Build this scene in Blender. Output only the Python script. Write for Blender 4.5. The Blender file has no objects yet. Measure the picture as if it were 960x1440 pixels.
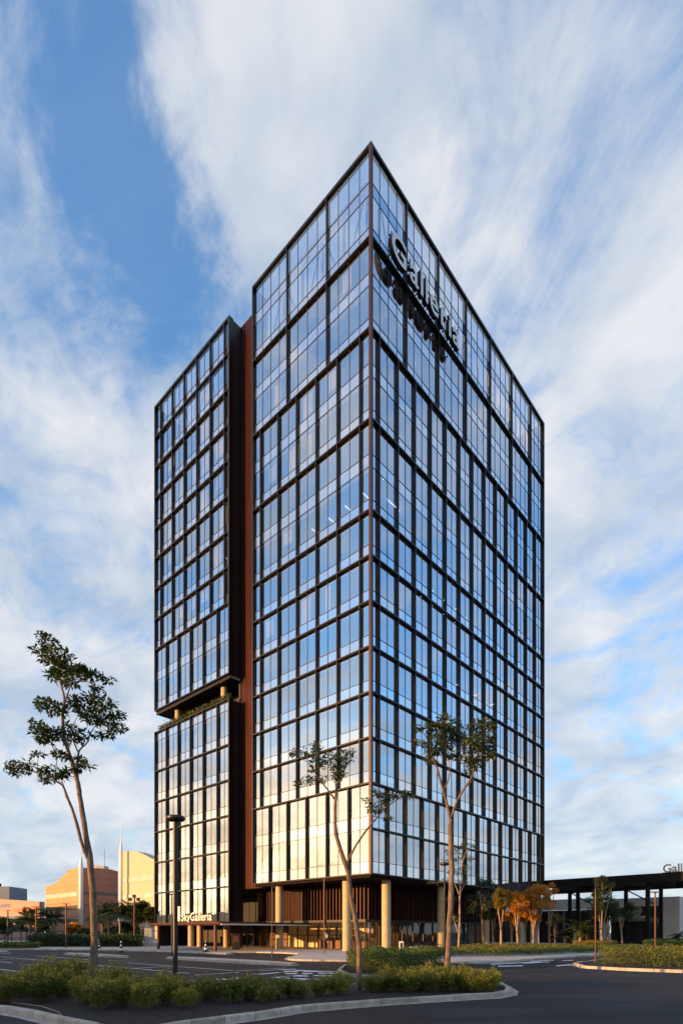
import bpy, math, random
from math import sin, cos, pi, radians, hypot, atan2, sqrt
from mathutils import Vector
from mathutils.geometry import tessellate_polygon
random.seed(7)
S = bpy.context.scene
COL = S.collection

# ------------------------------------------------------------------ camera
F = 792.0; HOR = 1312.0; EYE = 1.85          # focal length (px of a 960 px wide frame), horizon row, eye height
cd = bpy.data.cameras.new('camera'); cam = bpy.data.objects.new('camera', cd); COL.objects.link(cam)
cam.location = (0, 0, EYE); cam.rotation_euler = (pi/2, 0, 0)
cd.sensor_fit = 'HORIZONTAL'; cd.sensor_width = 36; cd.lens = 36*F/960
cd.shift_x = 0.0; cd.shift_y = (HOR-720)/960
cd.clip_start = 0.1; cd.clip_end = 6000
S.camera = cam

# ------------------------------------------------------------------ light
SUN_AZ = (-0.91, -0.41); SUN_EL = radians(6.2)
SKY_STR = 0.12; SUN_STR = 5.0; EXPO = 0.9
S.view_settings.view_transform = 'Standard'; S.view_settings.look = 'None'
S.view_settings.gamma = 1; S.view_settings.use_curve_mapping = False
S.view_settings.exposure = EXPO
_n = hypot(*SUN_AZ); sa = (SUN_AZ[0]/_n, SUN_AZ[1]/_n)
to_sun = Vector((sa[0]*cos(SUN_EL), sa[1]*cos(SUN_EL), sin(SUN_EL)))
sl = bpy.data.lights.new('sun', 'SUN'); so = bpy.data.objects.new('sun', sl); COL.objects.link(so)
sl.energy = SUN_STR; sl.angle = radians(0.5); sl.color = (1.0, 0.52, 0.18)
so.rotation_euler = to_sun.to_track_quat('Z', 'Y').to_euler(); so.location = (-80, -60, 60)

def new_world():
    w = bpy.data.worlds.new('World'); S.world = w; w.use_nodes = True
    nt = w.node_tree; nt.nodes.clear(); N = nt.nodes.new; L = nt.links.new
    out = N('ShaderNodeOutputWorld'); bg = N('ShaderNodeBackground'); L(bg.outputs[0], out.inputs[0])
    bg.inputs[1].default_value = SKY_STR
    sky = N('ShaderNodeTexSky'); sky.sky_type = 'NISHITA'; sky.sun_disc = False
    sky.sun_elevation = SUN_EL; sky.sun_rotation = atan2(sa[0], sa[1]); sky.air_density = 1.0
    sky.dust_density = 0.6; sky.ozone_density = 1.6
    tc = N('ShaderNodeTexCoord')
    def V(v, o=None):
        return v
    def m(op, a, b=None, c=None, clamp=False):
        n = N('ShaderNodeMath'); n.operation = op; n.use_clamp = clamp
        for i, x in enumerate((a, b, c)):
            if x is None: continue
            if isinstance(x, (int, float)): n.inputs[i].default_value = x
            else: L(x, n.inputs[i])
        return n.outputs[0]
    sep = N('ShaderNodeSeparateXYZ'); L(tc.outputs['Generated'], sep.inputs[0])
    X, Y, Z = sep.outputs
    zc = m('ADD', m('MAXIMUM', Z, 0.0), 0.40)
    px = m('DIVIDE', X, zc); py = m('DIVIDE', Y, zc)
    cmb = N('ShaderNodeCombineXYZ')
    # clouds drawn out by the wind, mostly along the y axis of the cloud layer, leaning a little
    L(m('ADD', px, m('MULTIPLY', py, 0.25)), cmb.inputs[0]); L(m('MULTIPLY', py, 0.95), cmb.inputs[1])
    def noise(vec, sc, det, rough, dist=0.0, off=0.0):
        n = N('ShaderNodeTexNoise'); n.inputs['Scale'].default_value = sc; n.inputs['Detail'].default_value = det
        n.inputs['Roughness'].default_value = rough; n.inputs['Distortion'].default_value = dist
        if off:
            a = N('ShaderNodeVectorMath'); a.operation = 'ADD'; L(vec, a.inputs[0]); a.inputs[1].default_value = (off, off*.7, off*.3)
            vec = a.outputs[0]
        L(vec, n.inputs['Vector']); return n.outputs['Fac']
    n1 = noise(cmb.outputs[0], 3.9, 10, 0.62, 1.3, 3.3)
    n2 = noise(cmb.outputs[0], 12.0, 8, 0.66, 1.0, 9.1)
    dens = m('ADD', m('MULTIPLY', n1, 0.95), m('MULTIPLY', n2, 0.46))
    def bump(x, y, rx, ry, w, d):       # gaussian on the cloud layer
        a = m('DIVIDE', m('SUBTRACT', px, x), rx); b = m('DIVIDE', m('SUBTRACT', py, y), ry)
        e = m('POWER', 2.718, m('MULTIPLY', m('ADD', m('MULTIPLY', a, a), m('MULTIPLY', b, b)), -1.0))
        return m('ADD', d, m('MULTIPLY', e, w))
    def lay(xp, yp):
        dx, dz = (xp-480)/F, (HOR-yp)/F; q = sqrt(dx*dx+1+dz*dz); return (dx/q/(dz/q+.40), 1/q/(dz/q+.40))
    wx = noise(cmb.outputs[0], 4.5, 6, .6, .5, 31.0); wy = noise(cmb.outputs[0], 4.5, 6, .6, .5, 47.0)
    px = m('ADD', px, m('MULTIPLY', m('SUBTRACT', wx, .5), .34)); py = m('ADD', py, m('MULTIPLY', m('SUBTRACT', wy, .5), .40))
    for (xp, yp, rx, ry, wgt) in CLOUDS:
        c = lay(xp, yp); dens = bump(c[0], c[1], rx, ry, wgt, dens)
    dens = bump(.85, .08, .45, .6, -.10, dens)
    mr = N('ShaderNodeMapRange'); mr.interpolation_type = 'SMOOTHSTEP'; L(dens, mr.inputs[0])
    mr.inputs[1].default_value = 0.48; mr.inputs[2].default_value = 0.98
    cov = mr.outputs[0]
    # thin veil everywhere, thicker low down
    low = m('POWER', m('SUBTRACT', 1.0, m('MINIMUM', m('MAXIMUM', Z, 0.0), 1.0)), 3.6)
    cov = m('MINIMUM', m('ADD', m('MULTIPLY', cov, 0.80), m('ADD', m('MULTIPLY', low, 1.05), .12)), 0.94)
    # cloud tone: grey undersides and white tops
    n3 = noise(cmb.outputs[0], 5.0, 6, 0.55, 0.4, 21.0)
    n3s = N('ShaderNodeMapRange'); L(n3, n3s.inputs[0]); n3s.inputs[1].default_value = .36; n3s.inputs[2].default_value = .64
    tone = N('ShaderNodeMix'); tone.data_type = 'RGBA'; L(n3s.outputs[0], tone.inputs[0])
    k = 1.0/SKY_STR
    tone.inputs[6].default_value = (.275*k, .325*k, .395*k, 1); tone.inputs[7].default_value = (.46*k, .465*k, .475*k, 1)
    # glow near the low sun: clouds turn cream
    azd = m('ADD', m('MULTIPLY', X, sa[0]), m('MULTIPLY', Y, sa[1]))
    g = N('ShaderNodeMapRange'); g.interpolation_type = 'SMOOTHSTEP'; L(azd, g.inputs[0]); g.inputs[1].default_value = .45; g.inputs[2].default_value = 1.0
    g.inputs[3].default_value = 0; g.inputs[4].default_value = 1
    lowg = N('ShaderNodeMapRange'); lowg.interpolation_type = 'SMOOTHSTEP'; L(Z, lowg.inputs[0])
    lowg.inputs[1].default_value = 0.50; lowg.inputs[2].default_value = 0.02; lowg.inputs[3].default_value = 0; lowg.inputs[4].default_value = 1
    glow = m('MULTIPLY', g.outputs[0], m('POWER', lowg.outputs[0], 1.3))
    warm = N('ShaderNodeMix'); warm.data_type = 'RGBA'; L(m('MINIMUM', m('MULTIPLY', glow, 1.3), 1.0), warm.inputs[0]); L(tone.outputs[2], warm.inputs[6])
    shade = N('ShaderNodeMix'); shade.data_type = 'RGBA'; L(n3s.outputs[0], shade.inputs[0])
    shade.inputs[6].default_value = (.95*k, .66*k, .36*k, 1); shade.inputs[7].default_value = (1.9*k, 1.4*k, .80*k, 1)
    L(shade.outputs[2], warm.inputs[7])
    skyc = N('ShaderNodeMix'); skyc.data_type = 'RGBA'; skyc.blend_type = 'MULTIPLY'; skyc.inputs[0].default_value = 1
    L(sky.outputs[0], skyc.inputs[6]); skyc.inputs[7].default_value = SKYTINT
    mix = N('ShaderNodeMix'); mix.data_type = 'RGBA'
    L(m('MINIMUM', m('ADD', cov, m('MULTIPLY', glow, .7)), .97), mix.inputs[0]); L(skyc.outputs[2], mix.inputs[6]); L(warm.outputs[2], mix.inputs[7])
    L(mix.outputs[2], bg.inputs[0])
# banks and gaps of the cloud layer: (column, row seen from the photographer's spot, size across, size along, density)
CLOUDS = [(235, 190, .075, .22, -.27), (150, 100, .10, .10, -.22), (20, 120, .10, .12, -.17), (60, 40, .10, .10, -.05),
          (225, 60, .05, .10, .16), (420, 200, .13, .30, .30), (330, 260, .06, .2, .12), (90, 400, .13, .35, .24), (600, 120, .10, .2, -.03),
          (240, 330, .06, .16, -.20), (900, 100, .22, .14, -.10), (680, 470, .10, .22, -.10), (880, 640, .18, .4, .22),
          (800, 230, .16, .2, .16), (640, 90, .1, .2, .08), (60, 900, .6, .5, .08), (860, 900, .8, .7, .02)]
SKYTINT = (0.72, 1.62, 2.40, 1)
new_world()

# ------------------------------------------------------------------ frame of the tower
_d = hypot(.675, .7376)
DR = (.675/_d, .7376/_d); DL = (-DR[1], DR[0])
CY = 49.60; CX = 41/F*CY
ROT = atan2(DR[1], DR[0])
def W(a, b, z=0.0): return (CX+a*DR[0]+b*DL[0], CY+a*DR[1]+b*DL[1], z)
def LOC(x, y): return ((x-CX)*DR[0]+(y-CY)*DR[1], (x-CX)*DL[0]+(y-CY)*DL[1])
Z0 = 7.04; FH = 4.0
def KZ(k): return Z0+k*FH
def G(x, y, z=0.0):                        # ground point seen at photo pixel (x, y)
    Y = F*(EYE-z)/(y-HOR); return ((x-480)/F*Y, Y, z)
def P(x, y, Y): return ((x-480)/F*Y, Y, EYE+(HOR-y)/F*Y)   # point at distance Y

# ------------------------------------------------------------------ materials
MATS = {}
def mat(name, color, rough=.6, metal=0.0, noise=0.0, nscale=8.0, bump=0.0, bscale=30.0, emit=None, spec=.5, stretch=None, color2=None, det=4.0, transl=0.0, objrand=0.0):
    if name in MATS: return MATS[name]
    m = bpy.data.materials.new(name); m.use_nodes = True; nt = m.node_tree
    b = nt.nodes['Principled BSDF']; N = nt.nodes.new; L = nt.links.new
    b.inputs['Base Color'].default_value = (*color, 1); b.inputs['Roughness'].default_value = rough
    b.inputs['Metallic'].default_value = metal; b.inputs['Specular IOR Level'].default_value = spec
    tc = N('ShaderNodeTexCoord'); vec = tc.outputs['Object']
    if stretch:
        mp = N('ShaderNodeMapping'); mp.inputs['Scale'].default_value = stretch; L(vec, mp.inputs[0]); vec = mp.outputs[0]
    if noise > 0 or color2:
        n = N('ShaderNodeTexNoise'); n.inputs['Scale'].default_value = nscale; n.inputs['Detail'].default_value = det; L(vec, n.inputs['Vector'])
        r = N('ShaderNodeMapRange'); L(n.outputs['Fac'], r.inputs[0]); r.inputs[1].default_value = .33; r.inputs[2].default_value = .67
        mx = N('ShaderNodeMix'); mx.data_type = 'RGBA'; L(r.outputs[0], mx.inputs[0])
        c2 = color2 if color2 else tuple(min(1, c*(1+noise)) for c in color)
        c1 = color if color2 else tuple(c*(1-noise) for c in color)
        mx.inputs[6].default_value = (*c1, 1); mx.inputs[7].default_value = (*c2, 1)
        if objrand:
            oi = N('ShaderNodeObjectInfo'); hs = N('ShaderNodeHueSaturation'); L(mx.outputs[2], hs.inputs['Color'])
            q1 = N('ShaderNodeMapRange'); L(oi.outputs['Random'], q1.inputs[0]); q1.inputs[3].default_value = 1-objrand; q1.inputs[4].default_value = 1+objrand; L(q1.outputs[0], hs.inputs['Value'])
            q2 = N('ShaderNodeMapRange'); L(oi.outputs['Random'], q2.inputs[0]); q2.inputs[3].default_value = .515; q2.inputs[4].default_value = .475; L(q2.outputs[0], hs.inputs['Hue'])
            L(hs.outputs[0], b.inputs['Base Color'])
        else: L(mx.outputs[2], b.inputs['Base Color'])
    if bump > 0:
        n = N('ShaderNodeTexNoise'); n.inputs['Scale'].default_value = bscale; n.inputs['Detail'].default_value = 5; L(vec, n.inputs['Vector'])
        bp = N('ShaderNodeBump'); bp.inputs['Strength'].default_value = bump; bp.inputs['Distance'].default_value = .02
        L(n.outputs['Fac'], bp.inputs['Height']); L(bp.outputs[0], b.inputs['Normal'])
    if emit:
        b.inputs['Emission Color'].default_value = (*emit[:3], 1); b.inputs['Emission Strength'].default_value = emit[3]
    if transl > 0:
        out = nt.nodes['Material Output']; t = N('ShaderNodeBsdfTranslucent'); ms = N('ShaderNodeMixShader'); ms.inputs[0].default_value = transl
        src = b.inputs['Base Color'].links[0].from_socket if b.inputs['Base Color'].links else None
        if src: L(src, t.inputs[0])
        else: t.inputs[0].default_value = (*color, 1)
        L(b.outputs[0], ms.inputs[1]); L(t.outputs[0], ms.inputs[2]); L(ms.outputs[0], out.inputs[0])
    MATS[name] = m; return m
def glass_mat(name, refl, fres, tint, behind=None, gtint=(1, 1, 1)):
    """coated facade glass: mirror share + what is behind (see-through tint, or an opaque back-painted panel)"""
    m = bpy.data.materials.new(name); m.use_nodes = True; nt = m.node_tree; nt.nodes.clear(); N = nt.nodes.new; L = nt.links.new
    out = N('ShaderNodeOutputMaterial'); mx = N('ShaderNodeMixShader'); L(mx.outputs[0], out.inputs[0])
    gl = N('ShaderNodeBsdfGlossy'); gl.inputs['Roughness'].default_value = 0.0; gl.inputs['Color'].default_value = (*gtint, 1)
    tc = N('ShaderNodeTexCoord'); n = N('ShaderNodeTexNoise'); n.inputs['Scale'].default_value = .55; n.inputs['Detail'].default_value = 2
    L(tc.outputs['Object'], n.inputs['Vector']); bp = N('ShaderNodeBump'); bp.inputs['Strength'].default_value = .16; bp.inputs['Distance'].default_value = .05
    L(n.outputs['Fac'], bp.inputs['Height']); L(bp.outputs[0], gl.inputs['Normal'])
    if behind: bk = N('ShaderNodeBsdfDiffuse'); bk.inputs[0].default_value = (*behind, 1)
    else: bk = N('ShaderNodeBsdfTransparent'); bk.inputs[0].default_value = (*tint, 1)
    lw = N('ShaderNodeFresnel'); lw.inputs['IOR'].default_value = 1.5
    a = N('ShaderNodeMath'); a.operation = 'MULTIPLY_ADD'; L(lw.outputs[0], a.inputs[0]); a.inputs[1].default_value = fres; a.inputs[2].default_value = refl; a.use_clamp = True
    L(a.outputs[0], mx.inputs[0]); L(bk.outputs[0], mx.inputs[1]); L(gl.outputs[0], mx.inputs[2]); MATS[name] = m; return m

M_VIS = glass_mat('facade_glass', .57, .5, (.68, .70, .72), gtint=(.89, .925, .97))
M_SPAN = glass_mat('spandrel_glass', .70, .40, None, behind=(.13, .14, .16), gtint=(.90, .95, 1.0))
M_LOB = glass_mat('lobby_glass', .05, .8, (.95, .94, .90))
M_FRAME = mat('bronze_metal', (.007, .0045, .004), .36, .35, noise=.25, nscale=1.2)
M_BLK = mat('black_metal', (.016, .014, .014), .42, .3, noise=.2, nscale=3)
M_EDGE = mat('rust_trim', (.034, .012, .009), .40, .45, noise=.25, nscale=1.0, stretch=(1, 1, .3))
M_RED = mat('rust_cladding', (.078, .023, .016), .36, .6, noise=.22, nscale=1.6, stretch=(1, 1, .12))
M_DARK = mat('dark_panel', (.020, .014, .013), .55, .1, noise=.2, nscale=.6)
M_MULL = mat('mullion', (.02, .022, .028), .5, .2)
M_CONC = mat('column_concrete', (.44, .34, .19), .75, noise=.10, nscale=3, bump=.2, bscale=14)
M_SLAB = mat('slab', (.40, .40, .42), .8, noise=.06)
M_CORE = mat('core_wall', (.16, .155, .16), .8, noise=.1, nscale=.4)
M_CURT = mat('curtain_cloth', (.80, .80, .80), .8, noise=.12, nscale=9, stretch=(1, 1, .02))
M_TUBE = mat('ceiling_tube', (1, 1, 1), .5, emit=(1.0, .93, .84, 1.5))
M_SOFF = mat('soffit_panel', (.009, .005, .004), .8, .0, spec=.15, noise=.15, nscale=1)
M_ASPH = mat('asphalt', (.014, .015, .018), .85, bump=.35, bscale=55, color2=(.023, .024, .028), nscale=.45, det=8, spec=.25, stretch=(1, .6, 1))
def _patches():
    nt = M_ASPH.node_tree; N = nt.nodes.new; L = nt.links.new; b = nt.nodes['Principled BSDF']; src = b.inputs['Base Color'].links[0].from_socket
    tc = N('ShaderNodeTexCoord'); n = N('ShaderNodeTexNoise'); n.inputs['Scale'].default_value = .16; n.inputs['Detail'].default_value = 6; n.inputs['Distortion'].default_value = 1.2
    mp = N('ShaderNodeMapping'); mp.inputs['Scale'].default_value = (1, 2.4, 1); mp.inputs['Rotation'].default_value = (0, 0, .3); L(tc.outputs['Object'], mp.inputs[0]); L(mp.outputs[0], n.inputs['Vector'])
    r = N('ShaderNodeMapRange'); L(n.outputs['Fac'], r.inputs[0]); r.inputs[1].default_value = .40; r.inputs[2].default_value = .62; r.inputs[3].default_value = .70; r.inputs[4].default_value = 1.35
    v = N('ShaderNodeTexVoronoi'); v.feature = 'DISTANCE_TO_EDGE'; v.inputs['Scale'].default_value = .35
    nz = N('ShaderNodeTexNoise'); nz.inputs['Scale'].default_value = 2.0; vm = N('ShaderNodeVectorMath'); vm.operation = 'ADD'; L(tc.outputs['Object'], vm.inputs[0]); L(nz.outputs['Color'], vm.inputs[1]); L(vm.outputs[0], v.inputs['Vector'])
    c = N('ShaderNodeMapRange'); L(v.outputs['Distance'], c.inputs[0]); c.inputs[1].default_value = 0.0; c.inputs[2].default_value = .012; c.inputs[3].default_value = .45; c.inputs[4].default_value = 1.0
    m1 = N('ShaderNodeMath'); m1.operation = 'MULTIPLY'; L(r.outputs[0], m1.inputs[0]); L(c.outputs[0], m1.inputs[1])
    vv = N('ShaderNodeVectorMath'); vv.operation = 'SCALE'; L(src, vv.inputs[0]); L(m1.outputs[0], vv.inputs['Scale']); L(vv.outputs[0], b.inputs['Base Color'])
_patches()
M_PAINT = mat('road_paint', (.70, .70, .72), .8, noise=.25, nscale=2.2, bump=.2, bscale=50)
M_PAVE = mat('paving', (.42, .38, .35), .85, noise=.16, nscale=.9, bump=.2, bscale=25)
M_KERB = mat('kerb_concrete', (.37, .32, .26), .85, noise=.22, nscale=3.5, bump=.35, bscale=22)
M_KERB2 = mat('kerb_concrete_worn', (.29, .25, .20), .9, noise=.3, nscale=5, bump=.4, bscale=22)
M_KERB3 = mat('kerb_concrete_pale', (.42, .37, .31), .85, noise=.2, nscale=5, bump=.3, bscale=22)
M_SOIL = mat('soil', (.008, .0045, .003), .95, noise=.5, nscale=7, bump=1.0, bscale=16)
M_EARTH = mat('earth', (.055, .065, .030), .95, noise=.4, nscale=.05, bump=.3)
M_BERM = mat('berm_green', (.045, .07, .025), .95, noise=.45, nscale=.06, bump=1.0, bscale=.3)
M_BARK = mat('bark', (.20, .135, .09), .9, color2=(.085, .06, .045), nscale=9, bump=.7, bscale=18, stretch=(1, 1, .35))
M_LITT = mat('litter', (.018, .011, .007), .9, color2=(.05, .030, .017), nscale=3)
M_BARK2 = mat('pale_bark', (.42, .30, .20), .9, color2=(.25, .17, .12), nscale=9, bump=.5, bscale=18, stretch=(1, 1, .3))
def leaf(name, c1, c2, tr=.32, ns=2.3, orr=0.0): return mat(name, c1, .5, color2=c2, nscale=ns, transl=tr, spec=.4, det=2, objrand=orr)
M_LF = leaf('leaf_dark', (.030, .060, .022), (.062, .095, .030))
M_LFM = leaf('leaf_mid', (.050, .075, .022), (.10, .115, .030))
M_LFO = leaf('sunlit_leaf_and_blossom', (.48, .20, .025), (.75, .36, .040), .45, 4.0)  # gold of the low sunlight put into the leaf colour; also orange blossoms
M_LFY = leaf('leaf_shrub', (.070, .110, .014), (.24, .25, .030), .35, 7.0, .35)
M_LFH = leaf('leaf_hedge', (.035, .075, .014), (.11, .15, .022), .32, 7.0)
M_FLOW = leaf('blossom_yellow', (.50, .32, .03), (.62, .42, .06), .3)
M_PALM = leaf('leaf_palm', (.035, .060, .022), (.075, .10, .030), .3)
M_POLE = mat('pole_black', (.012, .013, .014), .45, .3)
M_RPOLE = mat('pole_rust', (.10, .035, .022), .5, .3)
M_WHITE = mat('white_letter', (.78, .77, .75), .5)
M_GREYL = mat('grey_letter', (.20, .20, .21), .5)
M_STEEL = mat('steel_dark', (.007, .006, .006), .75, .0, spec=.2)
M_WALLW = mat('mall_plaster', (.56, .53, .50), .85, noise=.08, nscale=.6, bump=.1)
M_WIN = mat('shop_glass_dark', (.018, .018, .02), .08, .0, spec=.6)

# ------------------------------------------------------------------ mesh helpers
class MB:
    def __init__(s): s.v = []; s.f = []; s.m = []; s.mats = []
    def mi(s, m):
        if m not in s.mats: s.mats.append(m)
        return s.mats.index(m)
    def face(s, pts, m):
        i = len(s.v); s.v += [tuple(p) for p in pts]; s.f.append(tuple(range(i, i+len(pts)))); s.m.append(s.mi(m))
    def box(s, x0, x1, y0, y1, z0, z1, m, T=None):
        if x1 < x0: x0, x1 = x1, x0
        if y1 < y0: y0, y1 = y1, y0
        c = [(x0, y0, z0), (x1, y0, z0), (x1, y1, z0), (x0, y1, z0), (x0, y0, z1), (x1, y0, z1), (x1, y1, z1), (x0, y1, z1)]
        if T: c = [T(*p) for p in c]
        s.hexa(c, m)
    def hexa(s, c, m):
        i = len(s.v); s.v += [tuple(p) for p in c]; k = s.mi(m)
        for q in ((0, 3, 2, 1), (4, 5, 6, 7), (0, 1, 5, 4), (1, 2, 6, 5), (2, 3, 7, 6), (3, 0, 4, 7)):
            s.f.append(tuple(i+j for j in q)); s.m.append(k)
    def tube(s, pts, rad, m, n=8, cap=True):
        pts = [Vector(p) for p in pts]; k = s.mi(m); base = len(s.v); up = None
        for i, p in enumerate(pts):
            t = (pts[min(i+1, len(pts)-1)]-pts[max(i-1, 0)]).normalized()
            if up is None: up = Vector((1, 0, 0)) if abs(t.x) < .8 else Vector((0, 1, 0))
            a = (up-t*up.dot(t)).normalized(); b = t.cross(a); up = a
            r = rad[i] if isinstance(rad, (list, tuple)) else rad
            for j in range(n):
                q = p+a*(r*cos(2*pi*j/n))+b*(r*sin(2*pi*j/n)); s.v.append(tuple(q))
        for i in range(len(pts)-1):
            for j in range(n):
                s.f.append((base+i*n+j, base+i*n+(j+1) % n, base+(i+1)*n+(j+1) % n, base+(i+1)*n+j)); s.m.append(k)
        if cap:
            s.f.append(tuple(base+j for j in reversed(range(n)))); s.m.append(k)
            s.f.append(tuple(base+(len(pts)-1)*n+j for j in range(n))); s.m.append(k)
    def lathe(s, prof, c, m, n=20):          # prof: (radius, z)
        base = len(s.v); k = s.mi(m)
        for r, z in prof:
            for j in range(n): s.v.append((c[0]+r*cos(2*pi*j/n), c[1]+r*sin(2*pi*j/n), c[2]+z))
        for i in range(len(prof)-1):
            for j in range(n):
                s.f.append((base+i*n+j, base+i*n+(j+1) % n, base+(i+1)*n+(j+1) % n, base+(i+1)*n+j)); s.m.append(k)
        s.f.append(tuple(base+j for j in reversed(range(n)))); s.m.append(k)
        s.f.append(tuple(base+(len(prof)-1)*n+j for j in range(n))); s.m.append(k)
    def prism(s, poly, z0, z1, m, sidem=None):
        """vertical prism over a flat polygon of (x, y)"""
        i = len(s.v); n = len(poly); k = s.mi(m); ks = s.mi(sidem or m)
        A = sum(poly[j][0]*poly[(j+1) % n][1]-poly[(j+1) % n][0]*poly[j][1] for j in range(n))
        if A < 0: poly = poly[::-1]
        s.v += [(x, y, z0) for x, y in poly]+[(x, y, z1) for x, y in poly]
        for t in tessellate_polygon([[Vector((x, y, 0)) for x, y in poly]]):
            a, b, c = t
            cr = (poly[b][0]-poly[a][0])*(poly[c][1]-poly[a][1])-(poly[b][1]-poly[a][1])*(poly[c][0]-poly[a][0])
            if cr < 0: b, c = c, b
            s.f.append((i+n+a, i+n+b, i+n+c)); s.m.append(k)
            s.f.append((i+a, i+c, i+b)); s.m.append(k)
        for j in range(n):
            q = (j+1) % n; s.f.append((i+j, i+q, i+n+q, i+n+j)); s.m.append(ks)
    def leaf(s, p, d, u, L, w, m):
        """one pointed leaf: base p, direction d, side vector u"""
        i = len(s.v); k = s.mi(m)
        a = p; e = (p[0]+d[0]*L, p[1]+d[1]*L, p[2]+d[2]*L)
        c = (p[0]+d[0]*L*.45, p[1]+d[1]*L*.45, p[2]+d[2]*L*.45+L*.06)
        s.v += [a, (c[0]+u[0]*w, c[1]+u[1]*w, c[2]+u[2]*w), e, (c[0]-u[0]*w, c[1]-u[1]*w, c[2]-u[2]*w)]
        s.f.append((i, i+1, i+2, i+3)); s.m.append(k)
    def data(s, name, off=(0, 0, 0), smooth=False):
        me = bpy.data.meshes.new(name)
        v = s.v if off == (0, 0, 0) else [(x-off[0], y-off[1], z-off[2]) for x, y, z in s.v]
        me.from_pydata(v, [], s.f)
        for m in s.mats: me.materials.append(m)
        if len(s.mats) > 1: me.polygons.foreach_set('material_index', s.m)
        if smooth: me.polygons.foreach_set('use_smooth', [True]*len(s.f))
        me.update(); return me
    def build(s, name, parent=None, smooth=False, **tags):
        """vertices are world coordinates; the object's origin is its parent's place"""
        off = tuple(parent['_o']) if parent is not None and '_o' in parent else (0, 0, 0)
        o = bpy.data.objects.new(name, s.data(name, off, smooth)); COL.objects.link(o)
        if parent is not None: o.parent = parent; 
        if '_o' in (parent or {}): o['_o'] = off
        for k_, v_ in tags.items(): o[k_] = v_
        return o
def thing(name, label, cat, loc, group=None):
    o = bpy.data.objects.new(name, None); COL.objects.link(o); o.location = loc; o.empty_display_size = .3
    o['label'] = label; o['category'] = cat; o['_o'] = tuple(loc)
    if group: o['group'] = group
    return o
def tag(o, label, cat, group=None):
    o['label'] = label; o['category'] = cat
    if group: o['group'] = group
    return o
def structure(mb, name, **k): return mb.build(name, kind='structure', **k)
def copy_tree(src, loc, label=None, rotz=0.0, scale=1.0):
    r = src.copy(); COL.objects.link(r); r.location = loc; r.rotation_euler = (0, 0, rotz)
    r.scale = (scale, scale, scale) if isinstance(scale, (int, float)) else scale
    if label: r['label'] = label
    for ch in list(src.children):
        c = ch.copy(); COL.objects.link(c); c.parent = r
        for g in list(ch.children):
            d = g.copy(); COL.objects.link(d); d.parent = c
    return r
def rv(): 
    z = random.uniform(-1, 1); a = random.uniform(0, 2*pi); r = sqrt(1-z*z); return (r*cos(a), r*sin(a), z)
def nrm(v):
    l = sqrt(v[0]**2+v[1]**2+v[2]**2) or 1; return (v[0]/l, v[1]/l, v[2]/l)
def crs(a, b): return (a[1]*b[2]-a[2]*b[1], a[2]*b[0]-a[0]*b[2], a[0]*b[1]-a[1]*b[0])

# ------------------------------------------------------------------ ground, road, kerbs, pavements
def ground():
    g = MB(); n = 40
    g.face([(-1500, -1500, -.05), (1500, -1500, -.05), (1500, 2500, -.05), (-1500, 2500, -.05)], M_EARTH); structure(g, 'ground')
    r = MB(); r.face([(-140, -60, 0), (120, -60, 0), (120, 130, 0), (-140, 130, 0)], M_ASPH); structure(r, 'asphalt_road')
    # unseen green berm added towards the evening sun to shade the foreground
    h = MB(); d = (sa[0], sa[1]); p = (-d[1], d[0]); nx, ny = 70, 10; D0 = 45
    for i in range(nx+1):
        for j in range(ny+1):
            u = -420+840*i/nx; w = j/ny
            prof = sin(pi*w)**.8
            z = (6.55+.25*sin(u*.021)+.2*sin(u*.067+1)+.2*sin(u*.19)+random.uniform(-.2, .2))*prof
            q = D0-16+32*w; h.v.append((d[0]*q+p[0]*u, d[1]*q+p[1]*u, z-.1))
    h.mi(M_BERM)
    for i in range(nx):
        for j in range(ny):
            a = i*(ny+1)+j; h.f.append((a, a+ny+1, a+ny+2, a+1)); h.m.append(0)
    structure(h, 'shade_berm', smooth=True)
ground()

def offs(poly, dist):
    """closed polygon moved inward by dist"""
    n = len(poly); A = sum(poly[j][0]*poly[(j+1) % n][1]-poly[(j+1) % n][0]*poly[j][1] for j in range(n)); sg = 1 if A > 0 else -1
    out = []
    for i in range(n):
        a, b, c = poly[i-1], poly[i], poly[(i+1) % n]
        e1 = nrm((b[0]-a[0], b[1]-a[1], 0)); e2 = nrm((c[0]-b[0], c[1]-b[1], 0))
        n1 = (-e1[1]*sg, e1[0]*sg); n2 = (-e2[1]*sg, e2[0]*sg); m = (n1[0]+n2[0], n1[1]+n2[1]); l = hypot(*m) or 1
        k = dist/max(.4, (m[0]*n1[0]+m[1]*n1[1])/l); out.append((b[0]+m[0]/l*k, b[1]+m[1]/l*k))
    return out
def smooth_poly(p, it=2):
    for _ in range(it):
        q = []
        for i in range(len(p)):
            a, b = p[i], p[(i+1) % len(p)]
            q += [(a[0]*.75+b[0]*.25, a[1]*.75+b[1]*.25), (a[0]*.25+b[0]*.75, a[1]*.25+b[1]*.75)]
        p = q
    return p
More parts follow.
